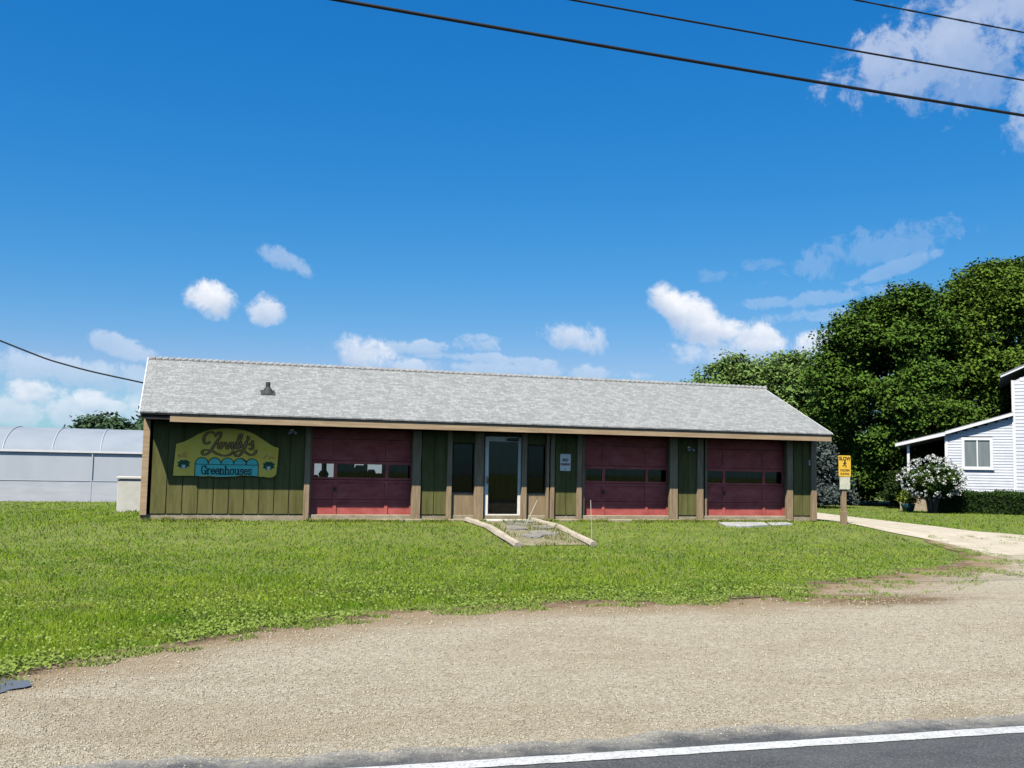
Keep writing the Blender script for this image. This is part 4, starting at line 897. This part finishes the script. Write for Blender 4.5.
tree('oak_tree', -4.2, 102.3, .5, 6.9, 3.3, 3.1, 40, 1.2, 7000, .6, m_dist, 'wider distant round tree above the greenhouse roof, left of its neighbour', 'distant trees behind the greenhouse', prof_a, 26)
tree('oak_tree', 1.2, 101, .5, 7.7, 3.0, 3.0, 40, 1.2, 7000, .6, m_dist, 'distant tree above the greenhouse half hidden by the shop gable', 'distant trees behind the greenhouse', prof_a, 27)
cone = lambda t: max(.05, 1 - t) ** .8
tree('spruce_tree', 36.8, 18.6, -.2, 3.3, 2.1, 2.1, 90, .42, 30000, .17, m_spruce, 'grey blue spruce standing beyond the right end of the shop', None, cone, 28, .2)
def shrub(name, cx, cy_, rx_, ry_, zt_, n, leaf, mat_, label, group=None, cat='shrub', seed=1, n_l=16, lr=.4):
    global rng
    rng = np.random.default_rng(seed); rnd = random.Random(seed); g = float(height(cx, cy_)); T = empty(name, (cx, cy_, g), label, cat, group); lobes = []
    for i in range(n_l):
        a = rnd.uniform(0, 6.28); q = math.sqrt(rnd.random()) * .85; z = g + (zt_ - g) * rnd.uniform(.2, .85); f = math.sqrt(max(.1, 1 - ((z - g) / (zt_ - g) - .4) ** 2 * 1.6))
        lobes.append(((cx + math.cos(a) * rx_ * q * f, cy_ + math.sin(a) * ry_ * q * f, z), (lr * rnd.uniform(.7, 1.3),) * 2 + (lr * .8,)))
    C, d = crown_points(lobes, n); C = C[C[:, 2] > g + .02]; d = rng.normal(size=C.shape)
    V, F = leaves(C, leaf, .5, d * .2); np_mesh('foliage', V, F, mat_, T)
    return T, g, rnd
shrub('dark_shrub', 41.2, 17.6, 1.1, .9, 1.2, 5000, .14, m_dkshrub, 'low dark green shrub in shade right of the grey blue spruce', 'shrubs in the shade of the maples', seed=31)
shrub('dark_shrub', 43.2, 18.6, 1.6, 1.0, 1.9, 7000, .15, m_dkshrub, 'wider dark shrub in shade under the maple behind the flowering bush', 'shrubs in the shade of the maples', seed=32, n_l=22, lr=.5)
# deep shade undergrowth between the trunks, one continuous mass
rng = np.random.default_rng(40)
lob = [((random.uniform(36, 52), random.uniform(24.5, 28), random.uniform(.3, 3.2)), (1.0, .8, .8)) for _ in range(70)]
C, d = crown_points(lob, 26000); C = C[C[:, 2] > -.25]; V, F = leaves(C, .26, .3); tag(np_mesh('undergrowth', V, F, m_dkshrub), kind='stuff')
# hedge
rng = np.random.default_rng(41); nH = 30000
hx_ = rng.uniform(-.6, 11, nH); hf = rng.random(nH); top = hf < .42; hy_ = np.where(top, rng.uniform(-2.2, -1.0, nH), -2.25 + .12 * np.abs(rng.normal(size=nH))); hz_ = np.where(top, .66 + .07 * rng.normal(size=nH) + .05 * np.sin(hx_ * 3), rng.uniform(-.3, .68, nH))
C = np.array(HO)[None] + hx_[:, None] * np.array(HX) + hy_[:, None] * np.array(HN) + np.stack([0 * hz_, 0 * hz_, hz_], 1)
HG = empty('hedge', (40.6, 11.6, -.28), 'clipped dark green hedge along the front of the white house', 'hedge')
V, F = leaves(C, .085, .35); np_mesh('foliage', V, F, m_hedge, HG)
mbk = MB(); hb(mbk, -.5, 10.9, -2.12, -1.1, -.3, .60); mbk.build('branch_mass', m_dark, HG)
# flowering bush
FB, g, rnd = shrub('flowering_bush', 38.35, 11.65, 1.5, 1.4, 2.55, 100, .1, m_dkshrub, 'round white flowering bush on bare stems left of the white house', None, 'bush', 51, 3, .3)
bpy.data.objects.remove([o for o in FB.children if o.name.startswith('foliage')][0])
rng = np.random.default_rng(52); lob = []
for i in range(60):
    d = rng.normal(size=3); d /= np.linalg.norm(d); d[2] = d[2] * .72; lob.append((np.array([38.35, 11.65, 1.22]) + d * np.array([1.5, 1.4, 1.25]) * rng.uniform(.45, .76), (.34, .34, .28)))
lob = [l for l in lob if l[0][2] > .35]
C, d = crown_points(lob, 30000); C = C[C[:, 2] > .15]; V, F = leaves(C, .10, .5)
np_mesh('foliage', V, F, leaf_mat('bush_leaves', (.035, .075, .015), (.085, .14, .03), 1., .2), FB)
# panicles on the outside
d = rng.normal(size=(300, 3)); d /= np.linalg.norm(d, axis=1)[:, None]; d[:, 2] = np.abs(d[:, 2]) * np.where(rng.random(300) < .64, 1, -.75)
PC = np.array([38.35, 11.65, 1.22]) + d * np.array([1.62, 1.55, 1.22]) * rng.uniform(.82, .98, 300)[:, None]; PC = PC[PC[:, 2] > .3]
C = np.repeat(PC, 12, 0) + rng.normal(size=(len(PC) * 12, 3)) * np.array([.034, .034, .03]); V, F = leaves(C, .07, .6, None, aspect=.9)
bl = np_mesh('blossom', V, F, mat('white_petals', (.55, .56, .50), (.66, .67, .6), rough=.7, translucent=.2), FB); bl['kind'] = 'stuff'
mb = MB()
for k in range(7):
    a = k * .9; mb.tube([(38.35 + .13 * math.cos(a), 11.65 + .13 * math.sin(a), -.35), (38.35 + .22 * math.cos(a), 11.65 + .22 * math.sin(a), .25), (38.35 + .6 * math.cos(a), 11.65 + .6 * math.sin(a), 1.0)], [.07, .055, .03], 7)
mb.build('trunk', m_bark, FB, smooth=True)
# planter
pz = float(height(38.6, 13.6)); px_, py_ = 38.6, 13.6
PP = empty('planter_pot', (px_, py_, pz), 'teal planter pot under a yellow green plant left of the flowering bush', 'pot')
m_pot = mat('teal_glaze', (.02, .085, .085), (.035, .12, .115), rough=.35)
MB().tube([(px_, py_, pz), (px_, py_, pz + .3), (px_, py_, pz + .36), (px_, py_, pz + .37)], [.24, .33, .34, .30], 16).build('pot', m_pot, PP, smooth=True)
rng = np.random.default_rng(61); C = np.array([px_, py_, pz + .62]) + rng.normal(size=(1400, 3)) * np.array([.19, .19, .17]); C = C[C[:, 2] > pz + .38]; V, F = leaves(C, .12, .5)
np_mesh('plant', V, F, leaf_mat('yellow_green_leaves', (.14, .20, .025), (.26, .32, .05), 3., .3), PP)

# ------------------------------------------------------------------ lawn: blades, clover and weeds, loose stones
rng = np.random.default_rng(71)
def in_lawn(x, y):
    ok = (y > bound(x) - .05 + .25 * (rng.random(len(x)) - .6)) 
    ok &= ~((x > 3.9) & (x < 23.75) & (y > -.32) & (y < 6.0))                              # the building
    ok &= ~((x > 24.25 - .35 * (y < -3) + .02 * np.abs(y)) & (x < np.interp(y, [-8, -2.6, -.5, 5.7, 11.2, 22], [29.6, 29.3, 28.7, 30.2, 31.8, 32.5])) & (y > -7.5) & (y < 16))
    pw = (x > np.interp(y, [-4.5, -2.3, -.4], [12.5, 12.55, 12.45])) & (x < np.interp(y, [-4.4, -2, -.4], [14.3, 14.42, 14.25])) & (y > -4.5) & (y < -.3)
    ok &= ~(pw & (rng.random(len(x)) < .86))
    ok &= ~((y > 19.9) & (x < 23.6))
    return ok
def sample(n, d0, d1, a0=-14, a1=50):
    """ground points, denser near the road side"""
    u = rng.random(n); D = 1 / (1 / d0 + (1 / d1 - 1 / d0) * u); th = np.radians(rng.uniform(a0, a1, n)); x = 4.94 + D * np.sin(th); y = -26.96 + D * np.cos(th)
    k = in_lawn(x, y); return x[k], y[k], D[k]
def blades(x, y, h, w, lean=1.5):
    n = len(x); z = height(x, y) - .012; a = rng.uniform(0, 6.28, n); la = rng.uniform(0, 6.28, n); ll = lean * rng.random(n) * h
    dx, dy = np.cos(a) * w * .5, np.sin(a) * w * .5; lx_, ly_ = np.cos(la) * ll, np.sin(la) * ll
    p0 = np.stack([x - dx, y - dy, z], 1); p1 = np.stack([x + dx, y + dy, z], 1); m = .55
    p2 = np.stack([x + dx * .8 + lx_ * .35, y + dy * .8 + ly_ * .35, z + h * m], 1); p3 = np.stack([x - dx * .8 + lx_ * .35, y - dy * .8 + ly_ * .35, z + h * m], 1); p4 = np.stack([x + lx_, y + ly_, z + h], 1)
    V = np.stack([p0, p1, p2, p3, p4], 1).reshape(-1, 3); i = np.arange(n) * 5
    F = np.concatenate([np.stack([i, i + 1, i + 2], 1), np.stack([i, i + 2, i + 3], 1), np.stack([i + 3, i + 2, i + 4], 1)]); return V, F
m_grass = leaf_mat('grass_blades', (.10, .215, .012), (.27, .38, .028), .7, .40, .6, c3=(.35, .345, .075), s3=1.1, a3=.5)
parts = []
x, y, D = sample(480000, 8.5, 60); clump = vnoise(x * 3.1, y * 3.1, 5); k = rng.random(len(x)) < .55 + .6 * clump; x, y, D = x[k], y[k], D[k]
hgt = (.025 + .042 * rng.random(len(x)) ** 1.3) * (.75 + .5 * vnoise(x * .8, y * .8, 6)) * np.where(D > 20, 1.15, 1)
edge = np.clip((y - bound(x)) / .8, .35, 1); V, F = blades(x, y, hgt * edge, np.clip(.0007 * D, .0055, .03))
tag(np_mesh('grass', V, F, m_grass), kind='stuff')
# clover and broad leaved weeds along the gravel edge
m_clover = leaf_mat('clover_leaves', (.19, .27, .045), (.28, .35, .085), 1.3, .3, .4)
x, y, D = sample(150000, 8, 26); b = y - bound(x); pr = np.exp(-np.clip(b - .4, 0, 9) / 1.5) * (.2 + 1.2 * (vnoise(x * 1.1, y * 1.1, 12) > .45)) + .16 * (vnoise(x * .5, y * .5, 13) > .58)
k = rng.random(len(x)) < pr * .75; x, y = x[k], y[k]
z = height(x, y) + .02 + .055 * rng.random(len(x)); V, F = leaves(np.stack([x, y, z], 1), .034, .9, None, aspect=.85)
tag(np_mesh('clover', V, F, m_clover), kind='stuff')
# straggling weeds on the gravel fringe by the driveway mouth and along the lawn edge
nw = 90000; xw = rng.uniform(2, 30, nw); yw = bound(xw) + .15 - rng.random(nw) ** 2.2 * np.where(xw > 14.5, 2.2, .75); k = (vnoise(xw * 2.3, yw * 2.3, 15) * .6 + vnoise(xw * 7, yw * 7, 18) * .4 > .56); xw, yw = xw[k], yw[k]
k = ~((xw > 24.2) & (yw > -6.5) & (rng.random(len(xw)) < .8)); xw, yw = xw[k], yw[k]
V, F = blades(xw, yw, .02 + .04 * rng.random(len(xw)), .010 + .008 * rng.random(len(xw)), 1.6); tag(np_mesh('weeds', V, F, m_clover), kind='stuff')
xw = rng.uniform(12.4, 14.8, 2600); yw = rng.uniform(-4.6, -.3, 2600); k = vnoise(xw * 2.2, yw * 2.2, 16) > .45; xw, yw = xw[k], yw[k]; V, F = blades(xw, yw, .04 + .10 * rng.random(len(xw)), np.full(len(xw), .018), 1.2)
tag(np_mesh('path_weeds', V, F, leaf_mat('weed_leaves', (.13, .18, .03), (.24, .27, .06), 2., .3)), kind='stuff')
nb_ = 9000; xb = rng.uniform(3.7, 24.3, nb_); yb = -.42 - .35 * rng.random(nb_) ** 2; k = (vnoise(xb * 1.3, yb * 2, 21) > .5) & ~((xb > 12.9) & (xb < 14.2)); xb, yb = xb[k], yb[k]
V, F = blades(xb, yb, .05 + .11 * rng.random(len(xb)) * vnoise(xb * 3, yb, 22), np.full(len(xb), .016), .9)
tag(np_mesh('foundation_weeds', V, F, bpy.data.materials['weed_leaves']), kind='stuff')
# loose stones over the gravel
ns = 150000; u = rng.random(ns); D = 1 / (1 / 5.2 + (1 / 22 - 1 / 5.2) * u); th = np.radians(rng.uniform(-16, 52, ns)); x = 4.94 + D * np.sin(th); y = -26.96 + D * np.cos(th)
k = (y < bound(x) - .1 - .9 * rng.random(ns) ** 2) & (y > road_edge(x) - .02 - .25 * rng.random(ns) ** 3) ; x, y, D = x[k], y[k], D[k]; n = len(x)
s = (.0040 + .009 * rng.random(n) ** 4) * np.clip(D / 8, .8, 1.7)
oct_ = np.array([(1, 0, 0), (0, 1, 0), (-1, 0, 0), (0, -1, 0), (0, 0, .7), (0, 0, -.7)], float); of = np.array([(0, 1, 4), (1, 2, 4), (2, 3, 4), (3, 0, 4), (1, 0, 5), (2, 1, 5), (3, 2, 5), (0, 3, 5)])
V = oct_[None] * s[:, None, None] * (1 + .5 * rng.uniform(-1, 1, (n, 6, 1))); a = rng.uniform(0, 6.28, n); c_, s_ = np.cos(a)[:, None], np.sin(a)[:, None]
V = np.stack([V[..., 0] * c_ - V[..., 1] * s_, V[..., 0] * s_ + V[..., 1] * c_, V[..., 2]], -1) + np.stack([x, y, height(x, y) + .006], 1)[:, None]
F = (of[None] + 6 * np.arange(n)[:, None, None]).reshape(-1, 3)
m_stones = mat('loose_stones', (.14, .115, .075), (.46, .405, .29), scale=55., rough=.9, lo=.34, hi=.62)
tag(np_mesh('gravel', V.reshape(-1, 3), F, m_stones), kind='stuff')
